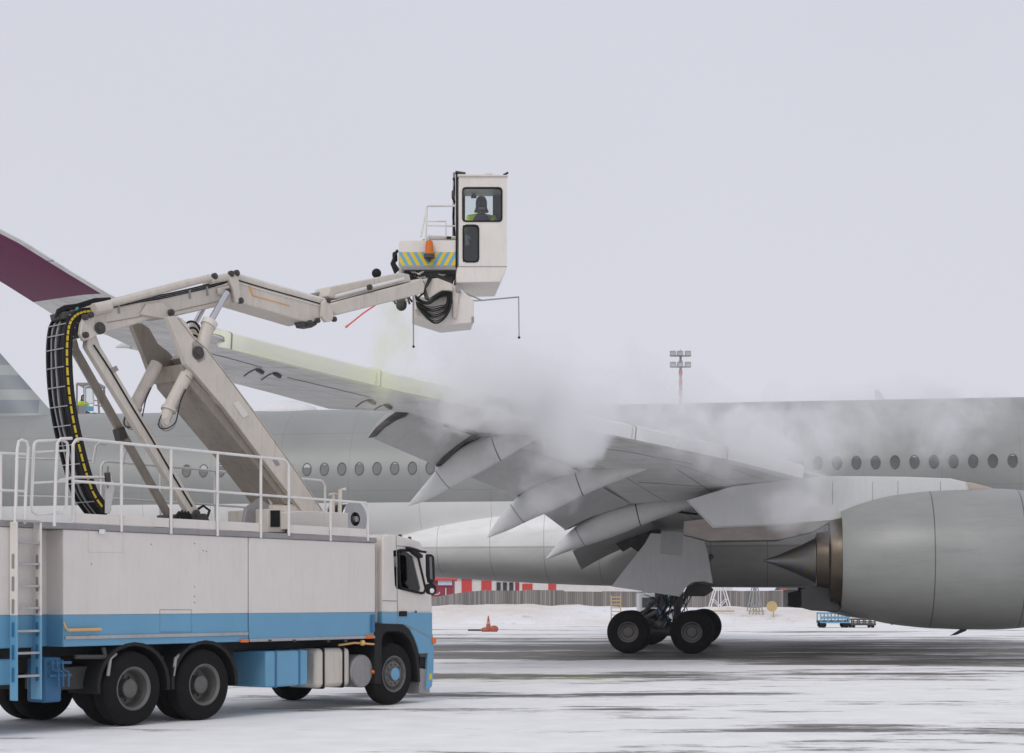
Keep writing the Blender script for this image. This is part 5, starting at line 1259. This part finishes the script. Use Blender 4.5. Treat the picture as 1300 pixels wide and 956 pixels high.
# turning joint and machinery below
cprism('slew_joint', [(515, 343), (580, 343), (577, 352), (572, 362), (520, 356), (512, 350)], -.2, -.9, 'machinery', bev=.02)
rnd = random.Random(21)
for k in range(14):
    x0 = 512 + rnd.random() * 55; y0 = 344 + rnd.random() * 8; ctube('joint_hose', [(x0, y0, -.12), (x0 + 6, y0 + 3 * rnd.random(), -.10), (x0 + 12, y0 - 2 + 6 * rnd.random(), -.12)], .014 + .012 * rnd.random(), rnd.choice(['hose', 'cream_boom', 'grey_trim', 'black']))
for k in range(5): ctube('hose_bundle', [(506 - k, 343 + k, -.3), (501 - k, 335, -.3), (500 + k, 326 - 2 * k, -.3), (505, 318, -.3)], .024, 'hose')
cprism('side_lamp', [(498, 320), (504, 318), (505, 330), (499, 332)], -.3, -.5, 'black', bev=.03)
cprism('head_bracket', [(536, 354), (556, 353), (574, 360), (575, 369), (561, 368.5), (543, 380.5)], .30, -.35, 'cream_boom', bev=.015)
cprism('head_bracket', [(532, 357), (538, 356), (545, 381), (540, 379)], .34, .24, 'machinery', bev=.01)
bx = cprism('tank_box', [(524.5, 372), (540, 378), (560, 366), (577, 366), (577.5, 363), (584, 366), (601.5, 381), (601.5, 409.5), (562, 413.5), (524.5, 402)], .12, -.7, 'cream', bev=.015)
cprism('box_post', [(574, 362), (584, 364), (579, 404), (575, 403)], .18, -.2, 'cream_boom', bev=.01)
cprism('box_cap', [(578, 361), (584, 365), (585, 371), (579, 371)], .2, -.1, 'grey_trim', bev=.01)
cprism('box_foot', [(598.5, 402), (601.8, 402), (601.8, 409.5), (598.5, 409.5)], .13, .11, 'grey_trim', bev=0)
def hoseline(pts, w0, dw, r_): P_ = smooth_path(pts, 5); ctube('hose_loop', [(x, y, w0 + dw * math.sin(math.pi * i / (len(P_) - 1))) for i, (x, y) in enumerate(P_)], r_, 'hose')
for k in range(9):
    f = k / 8; hoseline([(526 + 3 * f, 382 + 5 * f), (536 + 2 * f, 387 + 12 * f), (548 + 3 * f, 390 + 20 * f), (559 + 3 * f, 388 + 18 * f), (566 + 4 * f, 386 + 9 * f), (568 + 5 * f, 376 + 5 * f), (567 + 5 * f, 369 + 2 * f)], .20, .04 + .14 * ((k * 5) % 4) / 3, .0085 + .004 * (k % 3))
for k in range(6):
    f = k / 5; hoseline([(526, 374 + 4 * f), (535, 381 + 4 * f), (544, 383 + 3 * f), (551, 376 + 6 * f), (560, 371 + 6 * f), (571, 370 + 5 * f)], .22, .08 + .05 * (k % 3), .010 + .003 * (k % 2))
for k in range(4): hoseline([(553 + 3 * k, 370), (562 + k, 367.5 + k), (571, 371 + 2 * k), (574, 379 + 2 * k)], .14, .05, .018)
for k in range(3): hoseline([(545 + 2 * k, 351), (541 + k, 362), (538 - k, 372), (530, 378 + k)], .30, .08, .014)
noz = ctube('spray_nozzle', [(500, 377, .2), (510, 380, .2), (520, 376, .2)], .05, 'machinery')
m = MB(); c = CX(509.5, 388.0, .22); m.lathe([(0, .001), (0, .10), (.12, .10), (.16, .05), (.16, .001)], c, -NC * -1, 20); m.build('nozzle_drum', 'plastic', noz)
for k in range(9):
    x0 = 497 + k * 3; ctube('nozzle_fitting', [(x0, 378 + (k % 3), .22), (x0 + 2, 383 + (k % 2) * 3, .24)], .02, ('cream_boom', 'machinery', 'black')[k % 3], noz)
cprism('nozzle_bracket', [(524, 375), (526.5, 375), (529, 392), (526, 393)], .28, .22, 'cream', bev=0)
# feelers
ctube('feeler_arm', [(584, 369, .0), (612, 381.5, .0), (615, 381, .0), (659, 377, .0)], .014, 'grey_trim'); ctube('feeler_arm', [(584, 375, .0), (603, 382, .0), (615, 381, .0)], .012, 'grey_trim')
ctube('feeler_rod', [(658.5, 377, .0), (659, 428, .0)], .010, 'grey_trim'); m = MB(); m.ball(CX(659, 428.5, .0), .025, 8); m.build('feeler_tip', 'black', truck)
ctube('feeler_rod', [(524.5, 375, .3), (525, 440, .3)], .012, 'grey_trim'); m = MB(); m.ball(CX(525, 440, .3), .025, 8); m.build('feeler_tip', 'black', truck)
ctube('orange_rod', [(480, 385, -1.0), (462, 397, -1.0), (439.5, 415, -1.0)], .014, 'red_rod'); ctube('orange_rod', [(442, 412.7, -1.0), (438.5, 415.8, -1.0)], .022, 'orange')

# ------------------------------------------------------------------ people
def make_person(name, head, face, sc, label, back='navy_cloth', hood='black_knit'):
    """seated person; head = centre of the head, face = unit direction looked at"""
    fd = Vector(face).normalized(); rt = fd.cross(UP).normalized()
    def L(r_, f_, u_): return head + (rt * r_ + fd * f_ + UP * u_) * sc
    J = {'pelvis': L(0, -.02, -.80), 'spine': L(0, -.03, -.58), 'chest': L(0, -.02, -.36), 'neck': L(0, 0, -.17), 'chin': L(0, .015, -.07), 'head': L(0, 0.01, .02), 'crown': L(0, 0, .09)}
    E_ = [('pelvis', 'spine'), ('spine', 'chest'), ('chest', 'neck'), ('neck', 'chin'), ('chin', 'head'), ('head', 'crown')]
    rad = {'pelvis': .15, 'spine': .13, 'chest': .15, 'neck': .055, 'chin': .075, 'head': .095, 'crown': .06}
    for s_, t_ in ((1, 'r'), (-1, 'l')):
        for k, p, r_ in (('sh', (s_ * .235, -.01, -.27), .062), ('el', (s_ * .27, .10, -.50), .045), ('wr', (s_ * .17, .34, -.52), .03), ('pa', (s_ * .15, .41, -.51), .035), ('hip', (s_ * .10, .02, -.83), .10), ('kn', (s_ * .14, .42, -.80), .07), ('an', (s_ * .14, .44, -1.22), .045), ('to', (s_ * .15, .60, -1.27), .035)):
            J[k + t_] = L(*p); rad[k + t_] = r_
        E_ += [('chest', 'sh' + t_), ('sh' + t_, 'el' + t_), ('el' + t_, 'wr' + t_), ('wr' + t_, 'pa' + t_), ('pelvis', 'hip' + t_), ('hip' + t_, 'kn' + t_), ('kn' + t_, 'an' + t_), ('an' + t_, 'to' + t_)]
        for q in range(4):
            n1, n2 = 'f%d%s' % (q, t_), 'g%d%s' % (q, t_)
            J[n1] = L(s_ * .15 + (q - 1.5) * .022, .46, -.515); J[n2] = L(s_ * .15 + (q - 1.5) * .020, .485 - abs(q - 1.5) * .006, -.545); rad[n1] = .009; rad[n2] = .008
            E_ += [('pa' + t_, n1), (n1, n2)]
        J['th' + t_] = L(s_ * .15 - s_ * .05, .43, -.53); rad['th' + t_] = .010; E_.append(('pa' + t_, 'th' + t_))
    def skinned(nm, keys, grow, mat, parent):
        ks = [k for k in J if k in keys]; me = bpy.data.meshes.new(nm)
        me.from_pydata([tuple(J[k]) for k in ks], [(ks.index(a), ks.index(b_)) for a, b_ in E_ if a in ks and b_ in ks], [])
        o_ = bpy.data.objects.new(nm, me); C.objects.link(o_); me.materials.append(MT[mat])
        md = o_.modifiers.new('skin', 'SKIN'); md.use_smooth_shade = True
        for i, k in enumerate(ks): q = rad[k] * grow * sc; me.skin_vertices[0].data[i].radius = (q, q)
        me.skin_vertices[0].data[0].use_root = True
        sb = o_.modifiers.new('sub', 'SUBSURF'); sb.levels = 1; sb.render_levels = 2; o_.parent = parent; return o_
    o_ = skinned(name, list(J), 1.0, 'skin', None); tag(o_, label, 'person')
    skinned('jacket', ['pelvis', 'spine', 'chest', 'neck', 'shr', 'shl', 'elr', 'ell', 'wrr', 'wrl'], 1.32, 'hi_vis', o_)
    skinned('trousers', ['pelvis', 'hipr', 'hipl', 'knr', 'knl', 'anr', 'anl'], 1.18, 'navy_cloth', o_)
    m = MB(); rings = []
    for u_, hw, dp in ((-.95, .19, .21), (-.75, .205, .225), (-.5, .225, .24), (-.38, .22, .235), (-.31, .19, .215), (-.25, .14, .19), (-.20, .10, .155)):
        rings.append([L(math.cos(a) * hw, -math.sin(a) * dp, u_) for a in [math.pi * k / 14 for k in range(15)]] + [L(math.cos(a) * hw * .9, -math.sin(a) * dp * .9, u_) for a in [math.pi * (14 - k) / 14 for k in range(15)]])
    m.loft(rings); m.build('back_panel', back, o_, smooth=60)
    m = MB(); rings = []
    for u_, r_, f_ in ((.150, .02, 0), (.143, .055, 0), (.12, .083, 0), (.07, .104, .0), (.01, .11, -.0), (-.05, .108, -.01), (-.09, .115, -.01), (-.13, .135, -.01), (-.155, .14, -.01)):
        rings.append([L(math.cos(a) * r_, f_ - .015 + math.sin(a) * r_ * (1.05 if math.sin(a) < 0 else .62), u_) for a in [2 * math.pi * k / 24 for k in range(24)]])
    m.loft(rings); m.build('hood', hood, o_, smooth=70)
    m = MB(); m.box(L(0, -.155, -.11), (.12 * sc, .02 * sc, .035 * sc)); m.build('hood_patch', 'grey_trim', o_, bevel=.004)
    for s_ in (-1, 1): m = MB(); m.ball(L(s_ * .033, .095, .02), .012 * sc, 6); m.build('eye', 'black', o_)
    m = MB(); m.loft([[L(-.006, .09, .02), L(.006, .09, .02), L(0, .095, .022)], [L(-.016, .092, -.025), L(.016, .092, -.025), L(0, .122, -.022)]]); m.build('nose', 'skin', o_)
    return o_
make_person('person', CX(611, 259.5, -.75), -NC + Vector((0, 0, 0)), 1.0, 'person in a dark hood and yellow hi-vis jacket in the raised cabin, seen from behind')
t_ = MB(); t_.box(CX(611, 318, -.72), (.5, .45, .12)); t_.box(CX(611, 328, -.72), (.3, .3, .2)); t_.build('operator_seat', 'black', cabin)

# second de-icing cabin beyond the fuselage, at the left
def far_cabin():
    Y = 78; g = lambda x, y, dy=0.0: at(x, y, Y) + Vector((0, dy, 0))
    base = g(113, 763); t = thing('deicing_cabin', (base.x, Y, 0), 0, 'distant glazed de-icing cabin with a blue panel, standing above the rear fuselage', 'de-icing cabin')
    fl = MB(); fl.box(g(114, 525.5, .7), (1.35, 1.4, .10)); fl.build('cabin_floor', 'grey_trim', t)
    m = MB(); m.box(g(111, 487, .7), (1.05, 1.4, .10)); m.build('cabin_roof', 'grey_trim', t)
    for x0, dy in ((97.5, 0), (126, 0), (97.5, 1.35), (126, 1.35), (108, 0)):
        m = MB(); m.tube([g(x0, 526, dy), g(x0 - (0 if x0 < 120 else 3), 487, dy)], .05, 8); m.build('cabin_post', 'grey_trim', t)
    m = MB(); m.prism([g(x, y) for x, y in ((108, 491), (118, 490), (119, 512), (108, 513))], (0, .03, 0)); m.build('window_pane', 'glass', t, smooth=0)
    m = MB(); m.tube([g(x, y, -.02) for x, y in ((108, 491), (118, 490), (119, 512), (108, 513), (108, 491))], .045, 6); m.build('window_frame', 'plane_light', t)
    m = MB(); m.prism([g(x, y, .03) for x, y in ((97, 514), (108, 515), (108, 526), (97, 526))], (0, .05, 0)); m.build('lower_panel', 'grey_trim', t, smooth=0)
    m = MB(); m.prism([g(x, y, -.05) for x, y in ((109, 516), (119, 516), (119, 522), (109, 522))], (0, .05, 0)); m.build('blue_panel', 'blue', t, smooth=0)
    for yy in (508, 514, 524): m = MB(); m.tube([g(118, yy), g(131, yy + 2)], .03, 6); m.build('rail', 'grey_trim', t)
    m = MB(); m.beam(g(118, 530, .7), g(150, 640, .7), .5, .6, (0, 1, 0), .5); m.beam(g(150, 640, .7), g(120, 745, .7), .6, .6, (0, 1, 0), .5); m.build('boom', 'cream', t)
    m = MB(); m.box(Vector((base.x, Y + .7, .9)), (7.5, 2.4, 1.2)); m.build('carrier', 'cream', t, bevel=.05)
    for dx in (-2.6, 0.3, 2.8):
        m = MB(); m.lathe([(-.2, .3), (-.2, .5), (.2, .5), (.2, .3)], Vector((base.x + dx, Y - .4, .5)), (0, 1, 0), 24); m.build('road_wheel', 'tyre', t)
    make_person('person', g(101.5, 503, .6), (0.6, -.8, 0), .95, 'person in a yellow-green hi-vis jacket inside the distant cabin above the fuselage', back='hi_vis')
far_cabin()

# ------------------------------------------------------------------ small things on the apron
def gp(x, y, z=0.0): Y = (CAMZ - z) * F / (y - HOR); return Vector(((x - 650) / F * Y, Y, z))
c = gp(620, 801.5); t = thing('traffic_cone', tuple(c), 0, 'dull orange traffic cone standing on the snowy apron', 'traffic cone')
m = MB(); m.lathe([(.04, .19), (.30, .13), (.62, .07), (.86, .03), (.88, .001)], c, UP, 24); m.build('cone_body', 'cone_orange', t)
m = MB(); m.box(c + Vector((0, 0, .02)), (.46, .46, .045)); m.build('cone_base', 'black', t, bevel=.01)
m = MB(); m.lathe([(.42, .110), (.56, .086)], c, UP, 24); m.build('pale_band', 'tan', t)
c = gp(625, 802) + Vector((.1, -.15, 0)); m = MB(); m.ball(c + Vector((0, 0, .15)), .24, 10, sc=(1.0, .8, .85)); m.ball(c + Vector((-.45, 0.0, .10)), .22, 10, sc=(1.3, .8, .7))
tag(m.build('sandbag', 'cone_orange', None), 'rust-brown lumpy weight lying at the foot of the traffic cone', 'weight')
a = gp(594, 801); b_ = gp(611, 801); m = MB(); m.beam(a + Vector((0, 0, .05)), b_ + Vector((0, 0, .05)), .09, .09, (0, 1, 0), .14)
tag(m.build('rubber_chock', 'black', None, bevel=.01), 'flat black rubber chock lying left of the traffic cone', 'chock')
def dolly(x0, x1, y0, y1, mat, name, label):
    a = gp(x0, y1); b_ = gp(x1, y1); Lx = b_.x - a.x; Y = a.y; H = (y1 - y0) / F * Y
    t = thing(name, (a.x, Y, 0), 0, label, 'cart')
    for z in (H * .36, H * .97):
        for dy in (0, 1.2): m = MB(); m.box((a.x + Lx / 2, Y + dy, z), (Lx, .08, .09)); m.build('frame_bar', mat, t)
    for k in range(5):
        for dy in (0, 1.2): m = MB(); m.box((a.x + .05 + (Lx - .1) * k / 4, Y + dy, H * .66), (.07, .07, H * .55)); m.build('upright', mat, t)
    m = MB(); m.box((a.x + Lx / 2, Y + .6, H * .45), (Lx, 1.2, .08)); m.build('deck', 'machinery', t)
    m = MB(); m.box((a.x + Lx / 2, Y + .02, H * .68), (Lx * .9, .04, H * .16)); m.build('side_board', mat, t)
    for k in (0.12, .88):
        for dy in (0.08, 1.1): m = MB(); m.lathe([(-.06, .001), (-.06, H * .2), (.06, H * .2), (.06, .001)], (a.x + Lx * k, Y + dy, H * .2), (0, 1, 0), 20); m.build('wheel', 'tyre', t)
dolly(1041, 1079, 778, 797, 'blue', 'baggage_dolly', 'bright blue slatted baggage dolly standing behind the engine nacelle')
dolly(1080, 1112, 786, 797, 'machinery', 'flat_trailer', 'low dark trailer parked right of the blue dolly behind the engine')
def trestle(x, y0, y1, wpx, label, mat='white_paint'):
    Y = 121.0; c = at(x, y1, Y); c.z = .3; H = CAMZ + (HOR - y0) / F * Y; hw = wpx / F * Y / 2
    t = thing('trestle', (c.x, Y, .3), 0, label, 'trestle')
    for dy in (0, 1.4):
        for s_ in (-1, 1):
            m = MB(); m.tube([(c.x + s_ * hw, Y + dy, .3), (c.x + s_ * hw * .12, Y + dy, H)], .045, 8); m.build('leg', mat, t)
            m = MB(); m.tube([(c.x - s_ * hw * .9, Y + dy, H * .1), (c.x + s_ * hw * .5, Y + dy, H * .55)], .03, 6); m.build('brace', mat, t)
        m = MB(); m.tube([(c.x, Y + dy, 0), (c.x, Y + dy, H)], .04, 6); m.build('mast', mat, t)
    m = MB(); m.tube([(c.x - hw, Y, .95), (c.x + hw, Y, .95)], .06, 6); m.build('foot_bar', 'tan', t)
    m = MB(); m.box((c.x, Y + .7, H), (hw * .5, 1.6, .1)); m.build('top_beam', mat, t)
trestle(915, 735, 781, 34, 'white tubular trestle on the snow right of the main landing gear wheels')
trestle(960, 742, 784, 20, 'faint grey lattice stand on the snow below the rear fuselage, beyond the white trestle', 'mast_grey')
# yellow slatted stand, left of the wheels
c = at(782, 763, 113); c.z = 0; t = thing('slatted_stand', tuple(c), 0, 'small yellow slatted stand seen just left of the landing gear', 'stand')
for k in range(8): m = MB(); m.box((c.x, c.y, .22 + k * .25), (.66, .05, .07)); m.build('slat_board', 'tan', t)
for s_ in (-1, 1):
    m = MB(); m.box((c.x + s_ * .33, c.y + .05, 1.05), (.07, .08, 2.1)); m.build('leg', 'tan', t)
# white vehicle behind the gear
c = gp(855, 806); Y = c.y; sc_ = Y / F
t = thing('service_van', (c.x, Y, 0), 0, 'white ground service vehicle with blue rear end, half hidden behind the landing gear', 'van')
xa, xb = at(812, 763, Y).x, at(893, 763, Y).x; H = CAMZ + (763 - 752) * sc_
m = MB(); m.box(((xa + xb) / 2 - .9, Y + .9, 1.35), ((xb - xa) * .45, 1.8, 1.5)); m.build('cab', 'white_paint', t, bevel=.08)
m = MB(); m.box(((xa + xb) / 2, Y + .9, .86), (xb - xa, 1.8, .55)); m.build('body', 'white_paint', t, bevel=.05)
m = MB(); m.box((xb - .12, Y + .9, .95), (.30, 1.84, .6)); m.build('rear_panel', 'blue', t, bevel=.03)
m = MB(); m.box(((xa + xb) / 2 - .9, Y - .005, 1.62), ((xb - xa) * .36, .02, .5)); m.build('window', 'cab_glass', t)
for k in (.18, .8): m = MB(); m.lathe([(-.1, .001), (-.1, .33), (.1, .33), (.1, .001)], (xa + (xb - xa) * k, Y + .05, .33), (0, 1, 0), 24); m.build('wheel', 'tyre', t)
# round marker board and site hut
c = at(980, 763, 120); c.z = .45; t = thing('marker_board', tuple(c), 0, 'round yellow marker board on the snow left of the engine', 'marker')
m = MB(); m.lathe([(0, .001), (0, .40), (.05, .40), (.05, .001)], c + Vector((0, 0, .85)), (0, 1, 0), 28); m.build('disc', 'tan', t)
m = MB(); m.tube([c + Vector((.12, .05, 0)), c + Vector((.12, .05, .8))], .05, 8); m.build('post', 'tan', t)
a = at(999, 749, 128); b_ = at(1024, 762, 128); t = thing('site_hut', (a.x, 128, 0), 0, 'dark site hut with a small orange fascia by the snow heap behind the engine', 'hut')
m = MB(); m.box(((a.x + b_.x) / 2 + .2, 129.5, a.z / 2), (b_.x - a.x, 3, a.z)); m.build('wall', 'dark_core', t)
m = MB(); m.box((a.x - .3, 127.9, a.z + .05), (.5, .08, .14)); m.build('fascia_board', 'cone_orange', t)
m = MB(); m.prism([(a.x - .5, 127.9, a.z), (a.x - .5, 129.5, a.z + .3), (a.x - .5, 131.1, a.z)], (b_.x - a.x + 1, 0, 0)); m.build('roof', 'machinery', t, smooth=0)

# ------------------------------------------------------------------ steam and spray (real volumes)
def vol_mat(name, blobs, dens, color, nscale=0.55, lo=0.42, hi=0.62, emis=0.0):
    """blobs: (centre, radii, strength) in world metres; soft ellipsoids broken up by turbulence"""
    m = bpy.data.materials.new(name); m.use_nodes = True; n = m.node_tree.nodes; l = m.node_tree.links; n.clear()
    out = n.new('ShaderNodeOutputMaterial'); pv = n.new('ShaderNodeVolumePrincipled'); g = n.new('ShaderNodeTexCoord')
    pos = g.outputs['Object']
    wn = n.new('ShaderNodeTexNoise'); wn.inputs['Scale'].default_value = 0.55; wn.inputs['Detail'].default_value = 4; l.new(pos, wn.inputs['Vector'])
    w1 = n.new('ShaderNodeVectorMath'); w1.operation = 'SUBTRACT'; l.new(wn.outputs['Color'], w1.inputs[0]); w1.inputs[1].default_value = (.5, .5, .5)
    w2 = n.new('ShaderNodeVectorMath'); w2.operation = 'SCALE'; l.new(w1.outputs[0], w2.inputs[0]); w2.inputs['Scale'].default_value = 3.2
    w3 = n.new('ShaderNodeVectorMath'); w3.operation = 'ADD'; l.new(pos, w3.inputs[0]); l.new(w2.outputs[0], w3.inputs[1])
    acc = None
    for c_, r_, s_ in blobs:
        a = n.new('ShaderNodeVectorMath'); a.operation = 'SUBTRACT'; l.new(w3.outputs[0], a.inputs[0]); a.inputs[1].default_value = tuple(c_)
        d = n.new('ShaderNodeVectorMath'); d.operation = 'DIVIDE'; l.new(a.outputs[0], d.inputs[0]); d.inputs[1].default_value = tuple(r_)
        q = n.new('ShaderNodeVectorMath'); q.operation = 'DOT_PRODUCT'; l.new(d.outputs[0], q.inputs[0]); l.new(d.outputs[0], q.inputs[1])
        e = math_node(n, l, 'MULTIPLY_ADD', q.outputs['Value'], -s_, s_); e = math_node(n, l, 'MAXIMUM', e, 0.0)
        acc = e if acc is None else math_node(n, l, 'ADD', acc, e)
    nz = n.new('ShaderNodeTexNoise'); nz.inputs['Scale'].default_value = nscale; nz.inputs['Detail'].default_value = 8; nz.inputs['Roughness'].default_value = 0.66; nz.inputs['Distortion'].default_value = 0.6
    l.new(pos, nz.inputs['Vector'])
    r = n.new('ShaderNodeMapRange'); r.inputs['From Min'].default_value = lo; r.inputs['From Max'].default_value = hi; r.interpolation_type = 'SMOOTHSTEP'; l.new(nz.outputs['Fac'], r.inputs['Value'])
    ero = math_node(n, l, 'MINIMUM', acc, 1.4)
    core = math_node(n, l, 'MULTIPLY', ero, math_node(n, l, 'MULTIPLY_ADD', r.outputs['Result'], 0.93, 0.07))
    l.new(math_node(n, l, 'MULTIPLY', core, dens), pv.inputs['Density'])
    pv.inputs['Color'].default_value = (*color, 1); pv.inputs['Anisotropy'].default_value = 0.15
    l.new(pv.outputs[0], out.inputs['Volume']); MT[name] = m
def hull(name, blobs, mat, label, cat, grow=1.25):
    """one closed box round the whole cloud"""
    m = MB(); lo = [min(c[i] - r[i] for c, r, s in blobs) - 1.3 * grow for i in range(3)]; hi = [max(c[i] + r[i] for c, r, s in blobs) + 1.3 * grow for i in range(3)]
    lo[2] = max(lo[2], .3)
    m.box([(a + b) / 2 for a, b in zip(lo, hi)], [b - a for a, b in zip(lo, hi)]); o = m.build(name, mat, None, smooth=0)
    o['label'] = label; o['category'] = cat; o['kind'] = 'stuff'; return o
def bl(x, y, Y, rx, ry, rd, s): return (at(x, y, Y), (rx / F * Y, rd, ry / F * Y), s)
A = [bl(535, 474, 35.6, 55, 24, 1.5, .8), bl(590, 488, 36.6, 75, 38, 2.2, 1.1), bl(665, 506, 37.2, 80, 50, 2.6, 1.6), bl(735, 532, 36.9, 62, 64, 2.0, 2.4), bl(775, 566, 36.2, 17, 20, .6, 2.2), bl(590, 520, 35.2, 80, 30, 1.0, .8), bl(660, 548, 35.6, 70, 40, 1.1, .6), bl(690, 610, 38.0, 60, 45, 1.0, .45), bl(640, 460, 38.0, 110, 36, 2.4, .32)]
Bb = [bl(790, 500, 42.0, 100, 60, 2.6, 1.4), bl(865, 540, 43.0, 95, 48, 2.4, 1.6), bl(935, 562, 43.6, 85, 55, 2.4, 1.9), bl(990, 615, 44.0, 60, 58, 1.7, 2.2), bl(1010, 555, 47.0, 100, 60, 2.6, 1.1), bl(1120, 530, 49.5, 120, 52, 2.4, .75), bl(1215, 538, 50.2, 75, 56, 2.2, .6), bl(1000, 655, 44.6, 60, 30, 1.1, .7)]
vol_mat('steam_near', A, 4.2, (0.96, 0.96, 0.965), nscale=.60, lo=.455, hi=.60); hull('steam_cloud', A, 'steam_near', 'dense white steam billowing off the outer wing above and in front of the flaps', 'steam')
vol_mat('steam_far', Bb, 2.5, (0.96, 0.96, 0.965), nscale=.52, lo=.465, hi=.62); hull('steam_plume', Bb, 'steam_far', 'thinner steam drifting over the wing root, the pylon and the fuselage', 'steam')
# the jet of yellow-green fluid from the nozzle to the leading edge
p0 = CX(503, 392, .2); p1 = at(498, 470, 34.3)
S = [(p0.lerp(p1, f), (.16 + .30 * f, .5 + .5 * f, .62), .9 - .5 * f) for f in (0.0, .13, .26, .4, .55, .7, .85, 1.0)] + [bl(480, 465, 34.6, 60, 20, 1.0, .6), bl(530, 455, 35.0, 45, 24, 1.0, .4)]
vol_mat('fluid_mist', S, .55, (0.96, 0.975, 0.72), nscale=1.2, lo=.3, hi=.6); hull('fluid_spray', S, 'fluid_mist', 'pale yellow-green jet of de-icing fluid falling from the boom nozzle onto the wing', 'spray', 1.3)

m = MB(); m.box((0, 120, 16), (340, 290, 38)); hz = m.build('haze', 'black', None, smooth=0); hz['kind'] = 'stuff'; hz['label'] = 'thin winter haze over the whole apron'; hz['category'] = 'haze'
hm = bpy.data.materials.new('haze_air'); hm.use_nodes = True; n = hm.node_tree.nodes; n.clear(); o_ = n.new('ShaderNodeOutputMaterial'); pv = n.new('ShaderNodeVolumePrincipled')
pv.inputs['Density'].default_value = 0.0002; pv.inputs['Color'].default_value = (.95, .955, 1, 1); hm.node_tree.links.new(pv.outputs[0], o_.inputs['Volume'])
hz.data.materials.clear(); hz.data.materials.append(hm)
